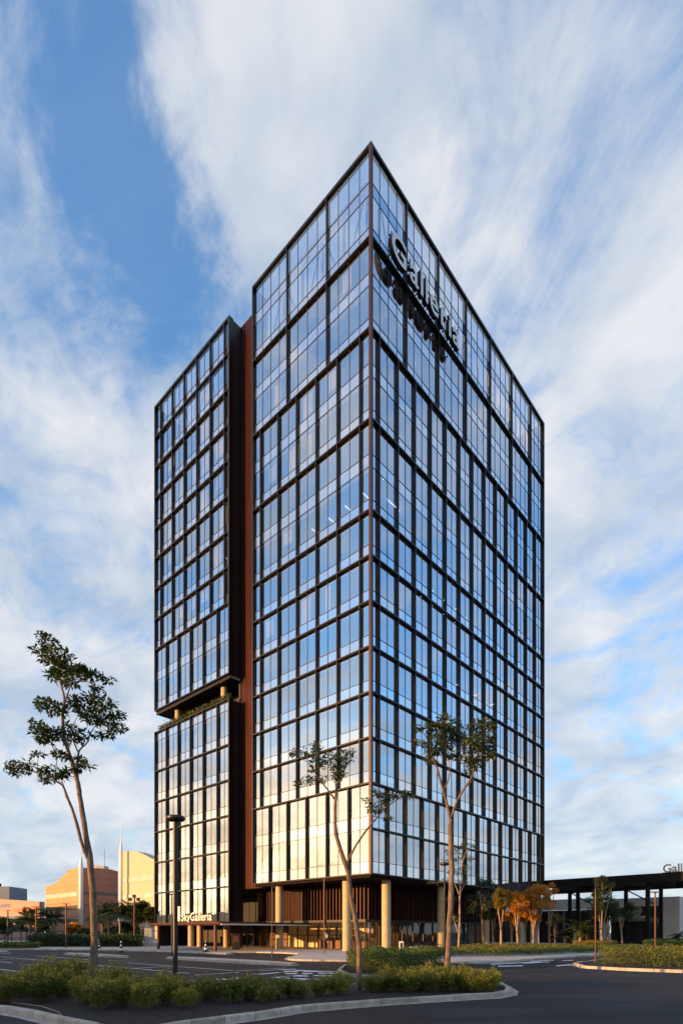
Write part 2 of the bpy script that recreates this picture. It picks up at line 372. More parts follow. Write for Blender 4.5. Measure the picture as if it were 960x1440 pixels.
def kerb_ring(poly, h=.14, w=.16, stone=1.0, name='kerb', z0=0.0, gutter=0.0):
    """kerb stones laid end to end round a polygon"""
    n = len(poly); inn = offs(poly, w); pts = []
    mb = MB(); acc = 0
    for i in range(n):
        a, b = poly[i], poly[(i+1) % n]; ai, bi = inn[i], inn[(i+1) % n]
        L = hypot(b[0]-a[0], b[1]-a[1]); k = max(1, round(L/stone)); 
        for j in range(k):
            t0 = j/k; t1 = (j+1)/k
            if L/k > .5: t1 -= .02/L
            q = lambda t, o, s: (o[0]+(s[0]-o[0])*t, o[1]+(s[1]-o[1])*t)
            o0, o1, i0, i1 = q(t0, a, b), q(t1, a, b), q(t0, ai, bi), q(t1, ai, bi)
            dz = random.uniform(-.005, .005); KM = random.choice((M_KERB, M_KERB, M_KERB2, M_KERB3))
            # chamfered outer top edge
            m0 = (o0[0]+(i0[0]-o0[0])*.16, o0[1]+(i0[1]-o0[1])*.16); m1 = (o1[0]+(i1[0]-o1[0])*.16, o1[1]+(i1[1]-o1[1])*.16)
            zt = z0+h+dz; zb = z0-.02
            mb.face([(*o0, zb), (*o1, zb), (*o1, zt-.03), (*o0, zt-.03)], KM)
            mb.face([(*o0, zt-.03), (*o1, zt-.03), (*m1, zt), (*m0, zt)], KM)
            mb.face([(*m0, zt), (*m1, zt), (*i1, zt), (*i0, zt)], KM)
            mb.face([(*i0, zt), (*i1, zt), (*i1, zb), (*i0, zb)], KM)
            for (oo, mm, ii) in ((o0, m0, i0), (o1, m1, i1)):
                mb.face([(*oo, zb), (*oo, zt-.03), (*mm, zt), (*ii, zt), (*ii, zb)], KM)
    structure(mb, name)
    if gutter:
        g = MB(); out = offs(poly, -gutter)
        for i in range(n):
            j = (i+1) % n; g.face([(*out[i], .006), (*out[j], .006), (*poly[j], .006), (*poly[i], .006)], M_KERB)
        structure(g, 'gutter')
    return inn
def gp(l, z=0.0): return [G(x, y, z)[:2] for x, y in l]

# front planting bed (the one nearest the photographer)
BED = gp([(-120, 1408), (-40, 1418), (0, 1424), (40, 1431), (60, 1436), (90, 1443), (180, 1462), (270, 1446), (360, 1434), (427, 1423), (535, 1414), (640, 1407), (695, 1404), (716, 1400), (719, 1395), (708, 1388), (690, 1382), (640, 1379)])
BED = BED[::1]+gp([(560, 1386), (450, 1391), (300, 1397), (200, 1394), (100, 1386), (0, 1381), (-120, 1376)])
inn = kerb_ring(BED, gutter=.22)
b = MB(); b.prism(inn, -.02, .07, M_SOIL); structure(b, 'planting_soil')
# dense hedge island behind it
ISL2 = gp([(474, 1368), (486, 1374), (520, 1377), (580, 1375), (625, 1369), (640, 1362), (620, 1356), (520, 1357), (482, 1361)])
inn2 = kerb_ring(ISL2); b = MB(); b.prism(inn2, -.02, .07, M_SOIL); structure(b, 'planting_soil')
# bare kerbed islands between parking and drive
def wp(l): return [W(a, b_)[:2] for a, b_ in l]
def island(l, top=M_PAVE):
    p = smooth_poly(wp(l), 1); i = kerb_ring(p, w=.14, gutter=.18); q = MB(); q.prism(i, -.02, .135, top); structure(q, 'kerbed_island')
island([(-17.6, -8.7), (-16.0, -7.9), (-16.0, 4.4), (-17.6, 4.6)])
island([(-19.2, 7.8), (-17.9, 8.2), (-17.9, 18.2), (-19.2, 18.2)])
island([(-21.8, 26), (-20.4, 26), (-20.4, 33.5), (-21.8, 33.5)])
island([(-26, 33), (-24.6, 33), (-24.6, 48), (-26, 48)])
# right island with flowering hedge
ISL3 = gp([(806, 1358), (822, 1362.5), (880, 1366), (960, 1369), (1080, 1374), (1080, 1352), (960, 1349), (850, 1351)])
inn3 = kerb_ring(ISL3, gutter=.2); b = MB(); b.prism(inn3, -.02, .07, M_SOIL); structure(b, 'planting_soil')
# pavement round the tower
FRONT = gp([(-160, 1336.2), (60, 1336.6), (150, 1337.6), (200, 1338.6), (260, 1340.5), (318, 1343), (326, 1342.2), (322, 1340.8), (360, 1340.7), (398, 1341.6), (420, 1343), (414, 1346), (404, 1348.5), (404, 1350.5), (414, 1352), (440, 1352.6), (500, 1353.2), (560, 1353.6), (640, 1355), (680, 1356), (706, 1355.4), (740, 1351.5), (800, 1347), (870, 1343.5), (960, 1340.5), (1080, 1338)])
PAVE = FRONT+[(95, 75), (80, 120), (-120, 120), (-90, 70)]
innp = kerb_ring(PAVE, h=.12, w=.15, name='pavement_kerb', gutter=.22); b = MB(); b.prism(innp, -.02, .113, M_PAVE); structure(b, 'pavement')

# painted markings, in the tower's axes
def marks():
    mb = MB(); z = .005
    def la(a, b0, b1, w=.11): mb.face([W(a-w/2, b0, z), W(a+w/2, b0, z), W(a+w/2, b1, z), W(a-w/2, b1, z)], M_PAINT)
    def lb(b_, a0, a1, w=.11): mb.face([W(a0, b_-w/2, z), W(a1, b_-w/2, z), W(a1, b_+w/2, z), W(a0, b_+w/2, z)], M_PAINT)
    for i in range(9):
        a = -21.75-2.42*i
        la(a, -9.3, 1.3); la(a, 6.2, 16.4); la(a, 22.0, 32.0)
    lb(-4.0, -43, -21.6); lb(11.3, -43, -21.6); lb(27, -43, -21.6)
    for a0 in (-34, -28.2, -24.6, -21.0): lb(-10.4, a0, a0+2.4, .12); 
    for a0 in (-33, -27.4, -23.2): lb(-13.8, a0, a0+2.2, .12)
    lb(-9.6, -21.8, -18.6, .1); lb(-15.6, -28, -19, .12); lb(-11.8, -22.6, -19.6, .12)
    lb(3.6, -33, -30.5); lb(3.6, -27, -24.5); lb(4.4, -21.5, -19.5)
    # arrow
    A = lambda a, b_: W(a, b_, z)
    mb.face([A(-27.3, -13.2), A(-25.2, -13.2), A(-25.2, -13.0), A(-27.3, -13.0)], M_PAINT)
    mb.face([A(-25.2, -13.45), A(-23.4, -13.1), A(-25.2, -12.75)], M_PAINT)
    # worn lettering block on the drive (hatched box)
    o = LOC(*G(405, 1369)[:2]); 
    for (x0, x1, y) in ((398, 418, 1366.2), (425, 452, 1366), (400, 416, 1369), (424, 438, 1368.8), (446, 470, 1368.6), (410, 432, 1372.4), (440, 466, 1372)):
        p, q = G(x0, y), G(x1, y+.3); q2, p2 = G(x1+2, y+1.6), G(x0+2, y+1.4)
        mb.face([(p[0], p[1], z), (p2[0], p2[1], z), (q2[0], q2[1], z), (q[0], q[1], z)], M_PAINT)
    for (x0, y0, x1, y1, h) in ((392, 1363.6, 486, 1367.4, .9), (388, 1375, 474, 1379, 1.1), (360, 1371, 392, 1368, .9), (430, 1386, 470, 1390, 1.2), (280, 1390, 320, 1386, 1.2), (318, 1381, 346, 1384, 1.2), (690, 1356.5, 760, 1352.6, .9), (700, 1359, 735, 1358.2, 1.2), (735, 1355, 772, 1353, .8), (745, 1352.2, 778, 1350.6, .6), (782, 1358.4, 818, 1355.6, 1.2), (810, 1353.4, 826, 1352.2, .5), (790, 1351.4, 806, 1350.6, .5)):
        p, q, q2, p2 = G(x0, y0), G(x1, y1), G(x1, y1+h), G(x0, y0+h)
        mb.face([(p2[0], p2[1], z), (q2[0], q2[1], z), (q[0], q[1], z), (p[0], p[1], z)], M_PAINT)
    structure(mb, 'road_markings')
marks()

# ------------------------------------------------------------------ the tower
CE = (CX, CY, 0)
tower = bpy.data.objects.new('office_tower', None); COL.objects.link(tower); tower.location = CE; tower.rotation_euler = (0, 0, ROT)
tag(tower, 'tall glass office tower with dark bronze grid and rust red slot on concrete columns', 'tower')
LB, LR = 36.5, 36.6
def frng(a, b, st):
    r = []
    while a < b-1e-6: r.append(a); a += st
    return r
cB2 = [0, 1.1, 3.85, 6.6, 9.35, 12.1, 14.9, 16.1]; cB0 = [0, 2.5, 5.25, 8.0, 10.75, 13.5, 16.1]; cB12 = [0, 5.2, 10.75, 16.1]
cA8 = [20.4, 21.3, 24.07, 26.84, 29.62, 32.35, 35.15, LB]; cA6 = [20.4, 22.7, 25.5, 28.25, 31.0, 33.78, LB]
cR2 = [0]+[1.0+2.755*i for i in range(13)]+[LR]; cR12 = [0]+[5.13+5.5*i for i in range(6)]+[LR]; cR0 = [0]+[2.35+2.755*i for i in range(13)]+[LR]
TL = lambda u, w, z: (-w, u, z)              # left face: u along b, w outward
TR = lambda u, w, z: (u, -w, z)
FACES = [('L', TL, [(cB0, [(0, 2)]), (cB2, [(k, k+1) for k in range(2, 8)]+[(8, 10), (10, 12)]), (cB12, [(12, 14), (14, 16)])]),
         ('L', TL, [(cA8, [(k, k+1) for k in range(8, 16)]), (cA6, [(6, 8)]), (cA6, [(-1, 0), (0, 1), (1, 2), (2, 3), (3, 4), (4, 5.28)])]),
         ('R', TR, [(cR0, [(0, 1), (1, 2)]), (cR2, [(k, k+1) for k in range(2, 8)]+[(8, 10), (10, 12)]), (cR12, [(12, 14), (14, 16)])])]
BW, BD, BH = .052, .27, .065                 # half width, depth, half height of the bronze fins
cells = []
for fi, (side, T, bands) in enumerate(FACES):
    fr = MB()
    for cols, rows in bands:
        for (k0, k1) in rows:
            for i in range(len(cols)-1): cells.append((side, T, cols[i], cols[i+1], k0, k1))
        lo, hi = KZ(rows[0][0]), KZ(rows[-1][1])
        for i, u in enumerate(cols):
            if i in (0, len(cols)-1): continue
            prev = None
            fr.box(u-BW, u+BW, 0.0, BD-.004, lo+BH+.002, hi-BH-.002, M_FRAME, T)
    # horizontals
    hs = sorted({k for _, rows in bands for r in rows for k in r}); u0, u1 = bands[0][0][0], bands[0][0][-1]
    for k in hs:
        top = k == 16; h = .16 if top else BH
        fr.box(u0+.004, u1-.004, -.05, BD, KZ(k)-h, KZ(k)+(.10 if top else BH), M_FRAME, T)
    if fi == 1:
        fr2 = []
        for (za, zb) in ((KZ(-1), KZ(5.28)), (KZ(6), KZ(16))):
            for (ua, ub) in ((20.4-.10, 20.4), (LB, LB+.12)): fr.box(ua, ub, -.3, BD+.003, za-BH, zb+.10, M_FRAME, T)
    elif fi == 0: fr.box(16.1, 16.22, -1.3, BD+.003, KZ(0)-BH, KZ(16)+.10, M_FRAME, T)
    else: fr.box(LR, LR+.14, -.3, BD+.003, KZ(0)-BH, KZ(16)+.10, M_FRAME, T)
    o = bpy.data.objects.new('facade_frame', fr.data('facade_frame')); COL.objects.link(o); o.parent = tower
def tpart(mb, name, parent=None, **k):
    o = bpy.data.objects.new(name, mb.data(name, smooth=k.pop('smooth', False))); COL.objects.link(o); o.parent = parent or tower
    for a_, v_ in k.items(): o[a_] = v_
    return o
cp = MB(); cp.box(-BD-.004, 0.0, -BD-.004, 0.0, KZ(0)-BH-.003, KZ(16)+.103, M_EDGE); tpart(cp, 'corner_post')
# windows
def add_window(mb, T, u0, u1, k0, k1):
    a0 = u0+(BW if u0 not in (0, 20.4) else 0.0); a1 = u1-(BW if u1 not in (16.1, LB, LR) else 0.0)
    n = max(1, round((a1-a0)/1.36)); z0 = KZ(k0)+BH; z1 = KZ(k1)-BH
    hz = []; k = k0
    while k < k1-1e-6:
        if k > k0: hz.append((KZ(k), 'f'))
        if k+.28 < k1-.05: hz.append((KZ(k+.28), 's'))
        k += 1
    if k1 == 5.28: hz = [(KZ(4.28), 's'), (KZ(5.0), 'f')]
    zs = [z0]+[h for h, _ in hz]+[z1]; kinds = ['s']
    for h, t in hz: kinds.append('s' if t == 'f' else 'v')
    for i in range(n):
        p0 = a0+(a1-a0)*i/n; p1 = a0+(a1-a0)*(i+1)/n
        for j in range(len(zs)-1):
            q0, q1 = zs[j], zs[j+1]; m = M_SPAN if kinds[j] == 's' else M_VIS
            if k1 == 16 and k0 >= 14 and j == len(zs)-2: m = M_VIS
            e = .0045; r = [random.uniform(-e, e) for _ in range(3)]; r.append(r[0]+r[2]-r[1])
            if q1-q0 > 1.0 or m is M_VIS: pass
            mb.face([T(p0, .0+r[0], q0), T(p1, .0+r[1], q0), T(p1, .0+r[2], q1), T(p0, .0+r[3], q1)][::(1 if T is TR else -1)], m)
    for i in range(1, n):
        p = a0+(a1-a0)*i/n; mb.box(p-.022, p+.022, -.03, .035, z0, z1, M_MULL, T)
    for h, _ in hz: mb.box(a0, a1, -.028, .030, h-.022, h+.022, M_MULL, T)
def scr(T, u0, u1, k0, k1):
    pts = []
    for u, k in ((u0, k0), (u1, k0), (u1, k1), (u0, k1)):
        a, b_, z = T(u, 0, KZ(k)); x, y, _ = W(a, b_); pts.append((x/y*F, (z-EYE)/y*F))
    return abs(sum(pts[i][0]*pts[(i+1) % 4][1]-pts[(i+1) % 4][0]*pts[i][1] for i in range(4)))/2
order = sorted(range(len(cells)), key=lambda i: -scr(cells[i][1], *cells[i][2:]))
rest = MB()
for rank, ci in enumerate(order):
    side, T, u0, u1, k0, k1 = cells[ci]
    if rank < 100:
        m_ = MB(); add_window(m_, T, u0, u1, k0, k1); tpart(m_, 'window')
    else: add_window(rest, T, u0, u1, k0, k1)
tpart(rest, 'window', kind='stuff')
# red slot, side walls, rear walls
RC = 1.47
m_ = MB(); m_.box(RC, RC+.25, 16.1, 20.4, KZ(0)-.25, KZ(16)+.1, M_RED)
for i in range(15):
    b_ = 16.35+i*.28; m_.box(RC-.07, RC-.001, b_, b_+.05, KZ(0)-.24, KZ(16)+.098, M_RED)
tpart(m_, 'red_cladding')
m_ = MB(); m_.box(.02, RC+.2, 15.98, 16.09, KZ(0), KZ(16), M_DARK); tpart(m_, 'side_wall')
for (za, zb) in ((0.12, KZ(5.28)), (KZ(6), KZ(16)+.09)):
    m_ = MB(); m_.box(0.30 if za < 1 else .30, RC+.24, 20.41, 20.55, za, zb, M_DARK); 
    m_.box(-BD+.01, .299, 20.33, 20.52, max(za, KZ(-1)), zb, M_BLK); tpart(m_, 'side_wall')
m_ = MB(); m_.box(RC, RC+.2, 20.56, 20.8, KZ(5.28)+.01, KZ(6)-.01, M_DARK); tpart(m_, 'side_wall')
m_ = MB(); m_.box(LR-.2, LR-.02, .05, LB-.21, KZ(0), KZ(16), M_DARK); m_.box(.02, LR-.02, LB-.2, LB-.02, KZ(6)+.01, KZ(16), M_DARK)
m_.box(.02, LR-.02, LB-.2, LB-.02, .12, KZ(5.28)-.01, M_DARK); tpart(m_, 'rear_wall')
def plate(z0, z1, m=M_SLAB, ins=.14, upper=None):
    p = MB(); p.box(RC+.27, LR-.25, ins, LB-.25, z0, z1, m); p.box(ins, RC+.269, ins, 15.95, z0, z1, m)
    if upper: p.box(ins, RC+.269, 20.6, LB-.25, z0, z1, m)
    return p
for k in list(range(1, 15)):
    tpart(plate(KZ(k)-.32, KZ(k)-.06, upper=k != 5 or True), 'floor_slab')
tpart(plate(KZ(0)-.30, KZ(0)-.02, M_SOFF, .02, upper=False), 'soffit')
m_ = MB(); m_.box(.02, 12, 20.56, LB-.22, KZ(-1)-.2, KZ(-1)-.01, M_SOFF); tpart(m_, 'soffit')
m_ = MB(); m_.box(9, 29, 7, 30, .12, KZ(5.28)-.1, M_CORE); m_.box(9, 29, 7, 30, KZ(5.28), KZ(14)-.33, M_CORE); tpart(m_, 'core')
# roof deck behind the open parapet screen, and its steel bracing
m_ = plate(KZ(14)+.5, KZ(14)+.7, M_DARK, upper=True); tpart(m_, 'roof')
m_ = MB(); m_.box(12, 30, 10, 28, KZ(14)+.7, KZ(15.2), M_CORE); tpart(m_, 'plant_room')
br = MB(); zt, zb = KZ(16)-.5, KZ(14)+.75
def braces(T, u0, u1, st):
    n = round((u1-u0)/st); s = (u1-u0)/n
    for i in range(n+1):
        u = u0+s*i; br.box(u-.09, u+.09, -1.5, -1.32, zb, zt, M_WALLW, T)
        if i < n:
            a = T(u+.1, -1.42, zb if i % 2 else zt-.2); c = T(u+s-.1, -1.42, zt-.2 if i % 2 else zb); br.tube([a, c], .09, M_WALLW, 6)
    br.box(u0, u1, -1.52, -1.30, zt, zt+.2, M_WALLW, T)
braces(TL, 1.6, 15.8, 2.75); braces(TL, 21.2, 35.5, 2.75); braces(TR, 2.9, 35.0, 2.75)
tpart(br, 'parapet_bracing')
# terrace of the left block
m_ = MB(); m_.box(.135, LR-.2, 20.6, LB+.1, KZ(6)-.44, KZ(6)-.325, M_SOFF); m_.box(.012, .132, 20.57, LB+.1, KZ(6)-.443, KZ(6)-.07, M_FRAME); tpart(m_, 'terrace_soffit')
m_ = MB(); m_.box(0.0, LR-.2, 20.6, LB+.1, KZ(5.28)-.2, KZ(5.28)+.06, M_FRAME); tpart(m_, 'terrace_deck')
m_ = MB(); m_.box(3.4, 3.6, 20.6, LB-1.2, KZ(5.28)+.07, KZ(6)-.445, M_DARK)
for i in range(12): m_.box(3.33, 3.395, 21.5+i*1.2, 21.6+i*1.2, KZ(5.28)+.07, KZ(6)-.45, M_BLK)
tpart(m_, 'terrace_wall')
m_ = MB(); m_.box(.10, .6, 20.9, LB-.3, KZ(5.28)+.062, KZ(5.28)+.30, M_DARK); pl = tpart(m_, 'planter')
m_ = MB()
for i in range(2600):
    p = (random.uniform(.0, .75), random.uniform(20.9, LB-.4), KZ(5.28)+.25+abs(random.gauss(0, .28))); d = nrm((random.uniform(-1, .4), random.uniform(-.7, .7), random.uniform(.1, 1)))
    m_.leaf(p, d, nrm(crs(d, rv())), .26, .05, M_LFM)
tpart(m_, 'terrace_plants', pl)
def column(a, b_, z0, z1, r=.40):
    m = MB(); m.lathe([(r, z0), (r, z0+.02), (r, (z0+z1)/2), (r, z1-.02), (r, z1)], (a, b_, 0), M_CONC, 28); tpart(m, 'column', smooth=True)
for b_ in (23.1, 33.1): column(1.1, b_, KZ(5.28)+.06, KZ(6)-.44, .38)
for b_ in (3.74, 13.25): column(1.0, b_, .113, KZ(0)-.3)
for a in (3.5, 13.0, 22.7, 32.2): column(a, 1.0, .113, KZ(0)-.3, .42)
for b_ in (22.8, 28.2, 30.2): column(1.2, b_, .113, KZ(-1)-.2)
# lobby: glazing with bronze posts, louvre screen above
LZ = 3.02; WA = 4.0
def lobby():
    g = MB(); fr = MB(); lv = MB(); hd = MB()
    # left side line a=WA, b 4..16 ; right side line b=WA, a 4..34
    g.face([(WA, 20.4, .12), (WA, WA, .12), (WA, WA, LZ-.12), (WA, 20.4, LZ-.12)], M_LOB); g.face([(WA, WA, .12), (34, WA, .12), (34, WA, LZ-.12), (WA, WA, LZ-.12)], M_LOB)
    for i in range(11):
        b_ = 4.0+i*1.6; q_ = MB(); q_.box(WA-.10, WA+.02, b_-.04, b_+.04, .205, LZ-.13, M_FRAME); tpart(q_, 'glazing_post')
    fr.box(WA-.11, WA+.03, 4.0, 20.4, 1.55, 1.62, M_EDGE); fr.box(WA-.11, WA+.03, 4.05, 20.38, .121, .2, M_FRAME)
    for i in range(16):
        a = 4.2+i*1.95; q_ = MB(); q_.box(a-.04, a+.04, WA-.10, WA+.02, .12, LZ-.13, M_FRAME); tpart(q_, 'glazing_post')
    hd.box(WA-.30, WA+.2, WA-.30, 20.39, LZ-.12, LZ+.12, M_BLK); hd.box(WA+.2, 34.2, WA-.30, WA+.2, LZ-.12, LZ+.12, M_BLK)
    hd.box(WA+.02, WA+.15, WA+.15, 20.39, LZ+.12, KZ(0)-.31, M_DARK); hd.box(WA+.02, 34.2, WA+.02, WA+.149, LZ+.12, KZ(0)-.31, M_DARK)
    b_ = WA-.1; i = 0
    while b_ < 20.2:
        wdt = .30 if b_ < 13 else .16
        lv.box(WA-.26, WA-.26+wdt, b_, b_+.055, LZ+.13, KZ(0)-.32, M_RED if (i % 5) else M_EDGE); b_ += .46 if b_ < 13 else .27; i += 1
    a = WA+.3; i = 0
    while a < 34:
        lv.box(a, a+.07, WA-.26, WA-.02, LZ+.13, KZ(0)-.32, M_RED); a += random.choice((.3, .42, .42, .6)); i += 1
    tpart(g, 'lobby_glazing'); tpart(fr, 'lobby_frame'); tpart(hd, 'lobby_header'); tpart(lv, 'louvre_screen')
    # inside
    i_ = MB(); i_.box(8.6, 8.9, 7.4, 20.4, .12, LZ+.5, mat('lobby_wall', (.88, .68, .38), .6, noise=.08, nscale=1)); i_.box(8.9, 34, 7.0, 7.3, .12, LZ+.5, mat('lobby_wood', (.22, .10, .055), .6, noise=.2, nscale=1.2, stretch=(1, 1, .2)))
    for j in range(5): i_.box(8.50, 8.599, 9.0+j*1.5, 9.1+j*1.5, .12, 2.6, M_FRAME)
    i_.box(4.2, 34, 4.2, 20.3, LZ+.15, LZ+.3, M_SLAB); tpart(i_, 'lobby_wall')
    d = MB(); wd = MATS['lobby_wood']
    for j in range(6): d.box(5.6, 6.4, 5.0+j*1.25, 5.75+j*1.25, .12, .95+.12*(j % 2), wd)
    d.box(6.4, 6.9, 5, 12, .12, 1.25, wd); tpart(d, 'reception_desk')
lobby()
# ground floor under the left block
m_ = MB(); m_.face([(3.6, 26.8, .12), (3.6, 20.6, .12), (3.6, 20.6, KZ(-1)-.21), (3.6, 26.8, KZ(-1)-.21)], M_LOB); m_.box(5.5, 5.7, 26.8, 36, .12, KZ(-1)-.21, M_DARK); m_.box(3.62, 5.5, 26.8, 26.95, .12, KZ(-1)-.21, M_DARK)
for i in range(6): m_.box(3.52, 3.66, 20.7+i*1.2, 20.77+i*1.2, .12, KZ(-1)-.22, M_FRAME)
m_.box(3.5, 3.68, 20.65, 26.7, 1.6, 1.68, M_EDGE); m_.box(9, 9.2, 20.6, 36, .12, KZ(-1)-.21, MATS['lobby_wood']); tpart(m_, 'entrance_glazing')
# window blinds and ceiling lights behind the glass
random.seed(21)
curt = MATS['curtain_cloth']; nc = 0
for (T, cols, ks) in ((TL, cB2, (8, 9, 10, 11, 4, 6)), (TL, cB12, (12, 13)), (TL, cA8, (8, 9, 10, 11, 12, 13, 14)), (TR, cR2, (3, 4, 5, 8, 9, 10, 11)), (TR, cR12, (12, 13))):
    for k in ks:
        for i in range(len(cols)-1):
            if random.random() > (.36 if T is TL else .16) or nc >= 95: continue
            w_ = cols[i+1]-cols[i]; 
            if w_ < 2: continue
            c0 = cols[i]+random.uniform(.1, w_*.5); c1 = min(cols[i+1]-.1, c0+random.uniform(.5, 1.6)); q = MB(); u = c0
            drop = random.choice((0, 0, 0, .9, 1.3))
            while u < c1:
                q.box(u, u+.15, -.30-.05*random.random(), -.26, KZ(k)+.05+drop+1.0, KZ(k+1)-.34, curt, T); u += .19
            tpart(q, 'curtain'); nc += 1
q = MB()
def lights(T, u0, u1, w, k, n):
    for i in range(n):
        u = u0+(u1-u0)*i/max(1, n-1); m = MB(); m.box(u, u+.06, -w-2.2, -w, KZ(k+1)-.40, KZ(k+1)-.36, M_TUBE, T); tpart(m, 'ceiling_light')
lights(TL, 2.2, 9.0, 1.6, 8, 4); lights(TL, 1.0, 2.4, 3.6, 8, 2); lights(TR, 3.0, 5.5, 2.0, 9, 2); lights(TR, 13, 20, 2.0, 7, 4); lights(TR, 19, 27, 2.2, 5, 3); lights(TL, 22, 24, 1.6, 9, 2)

# ------------------------------------------------------------------ signs
def letters(text, size, depth, origin, xdir, nrmdir, m, mside, root, bold=.0, track=1.0, spread=None, name='letter'):
    """each letter its own mesh, standing upright: x along xdir, extruded back along -nrmdir"""
    x = 0.0; ud = Vector((0, 0, 1)); xd = Vector(xdir); nd = Vector(nrmdir); O = Vector(origin); off = Vector(root['_o'])
    for ch in text:
        cu = bpy.data.curves.new('t', 'FONT'); cu.body = ch+'|'; cu.size = size; cu.extrude = depth/2; cu.offset = bold
        to = bpy.data.objects.new('t', cu); COL.objects.link(to); bpy.context.view_layer.update()
        cu.body = ch+ch; bpy.context.view_layer.update(); w2 = to.dimensions.x; cu.body = ch; bpy.context.view_layer.update(); w1 = to.dimensions.x
        me = bpy.data.meshes.new_from_object(to)
        lo = min((v.co.x for v in me.vertices), default=0)
        bpy.data.objects.remove(to)
        me.name = name; me.materials.clear(); me.materials.append(m); me.materials.append(mside)
        for p in me.polygons: p.material_index = 0 if p.normal.z > .5 else 1
        for v in me.vertices:
            c = v.co.copy(); v.co = O+xd*(x+c.x)+ud*c.y+nd*c.z-off
        me.update()
        o = bpy.data.objects.new(name, me); COL.objects.link(o); o.parent = root
        x += (w2-w1)*track
    return x
def text_width(text, size, bold, track=1.0):
    x = 0
    for ch in text:
        cu = bpy.data.curves.new('t', 'FONT'); cu.size = size; cu.offset = bold; to = bpy.data.objects.new('t', cu); COL.objects.link(to)
        cu.body = ch+ch; bpy.context.view_layer.update(); w2 = to.dimensions.x; cu.body = ch; bpy.context.view_layer.update(); w1 = to.dimensions.x
        x += (w2-w1)*track; bpy.data.objects.remove(to)
    return x
nB = (-DR[0], -DR[1], 0); nR = (-DL[0], -DL[1], 0); xB = (-DL[0], -DL[1], 0); xR = (DR[0], DR[1], 0)
M_LETF = mat('letter_face', (.78, .79, .80), .45)
sg = thing('facade_sign', 'large pale Galleria letters standing off the tower high on its right face', 'sign', W(7, -1.0, 62))
sz = 3.35; tw = text_width('Galleria', sz, .05); tr = 11.9/tw
letters('Galleria', sz, .42, W(1.6, -.84, 62.6), xR, nR, M_LETF, M_BLK, sg, bold=.05, track=tr)
m_ = MB()
for zz in (62.9, 64.3): m_.box(1.7, 13.2, -.80, -.70, zz, zz+.1, M_BLK, W)
for a in frng(2.0, 13.4, 1.4): 
    m_.box(a, a+.09, -.70, -.37, 62.9, 63.0, M_BLK, W); m_.box(a, a+.09, -.70, -.37, 64.3, 64.4, M_BLK, W); m_.box(a, a+.09, -.795, -.705, 62.4, 64.9, M_BLK, W)
m_.build('sign_bracket', sg)
# entrance canopy with its own lettering
cn = thing('entrance_canopy', 'low rust brown steel canopy on thin posts left of the lobby', 'canopy', W(-4, 17.5, .12))
m_ = MB(); m_.box(-8, -.5, 11.2, 24.2, 2.62, 2.86, M_RED, W); m_.build('canopy_roof', cn)
m_ = MB(); m_.box(-7.9, 3.5, 11.0, 11.18, 2.55, 2.68, M_WALLW, W); m_.build('light_strip', cn)
m_ = MB(); m_.box(-.49, 3.6, 11.2, 24.2, 2.66, 2.84, M_DARK, W); m_.build('canopy_link', cn)
for (a, b_) in ((-7.6, 12.4), (-7.6, 22.6), (-1.5, 24)):
    m_ = MB(); m_.box(a-.11, a+.11, b_-.11, b_+.11, .113, 2.62, M_RPOLE, W); m_.build('post', cn)
sg = thing('canopy_sign', 'white SkyGalleria letters standing on the rust brown canopy', 'sign', W(-7.4, 16, 2.9))
sz = 1.12; tw = text_width('SkyGalleria', sz, .014); letters('SkyGalleria', sz, .10, W(-7.4, 18.5, 3.02), xB, nB, M_WHITE, M_BLK, sg, bold=.014, track=5.3/tw)
m_ = MB(); m_.box(-7.42, -7.36, 13.1, 18.7, 2.86, 2.98, M_BLK, W); m_.build('sign_rail', sg)
m_ = MB(); m_.box(-7.45, -7.33, 18.75, 19.2, 2.99, 4.5, M_WHITE, W); m_.build('logo_panel', sg)

# ------------------------------------------------------------------ shopping centre on the right
mall = thing('shopping_centre', 'low pale rendered mall with dark shopfronts right of the tower', 'building', (45, 85, .1))
def wallface(mb, a, b0, b1, z0, z1, th, m): mb.box(a, a+th, b0, b1, z0, z1, m, W)
MA = None
pc = LOC(48.0, 80.0); MA, MBb = pc            # front corner of the cafe block in tower axes
m_ = MB()
s1 = 9.3
wallface(m_, MA, MBb, MBb+2.2, .1, 7.0, .5, M_WALLW)                       # right pier
wallface(m_, MA, MBb+2.2, MBb+9.6, 5.75, 7.0, .5, M_WALLW)                # band above shopfront
wallface(m_, MA, MBb+9.6, MBb+11.6, .1, 4.0, .5, M_WALLW)
wallface(m_, MA, MBb+9.6, MBb+11.6, 4.0, 6.6, .48, M_DARK)
m_.box(MA+.5, MA+22, MBb, MBb+.4, .1, 7.0, M_WALLW, W); m_.box(MA+.5, MA+22, MBb+.4, MBb+11.6, 6.4, 6.6, M_DARK, W)
m_.build('wall', mall)
m_ = MB(); wallface(m_, MA+.9, MBb+2.2, MBb+9.6, 3.9, 5.75, .1, M_DARK); wallface(m_, MA+1.3, MBb+2.2, MBb+9.6, .1, 3.9, .1, M_WIN)
for i in range(5): wallface(m_, MA+1.2, MBb+2.3+i*1.78, MBb+2.38+i*1.78, .1, 3.9, .1, M_BLK)
wallface(m_, MA+.8, MBb+2.2, MBb+9.6, 3.55, 3.85, .09, mat('warm_grey', (.16, .14, .13), .7)); m_.build('shopfront', mall)
m_ = MB()
wallface(m_, MA+3, MBb+11.6, MBb+24, 5.6, 7.4, .4, M_WALLW); wallface(m_, MA+4.2, MBb+11.6, MBb+34, .1, 5.6, .1, M_DARK)
wallface(m_, MA+1, MBb+21.5, MBb+26, 3.6, 7.2, 2.9, M_DARK); wallface(m_, MA+9, MBb+24, MBb+40, 7, 9.0, .3, M_WALLW)
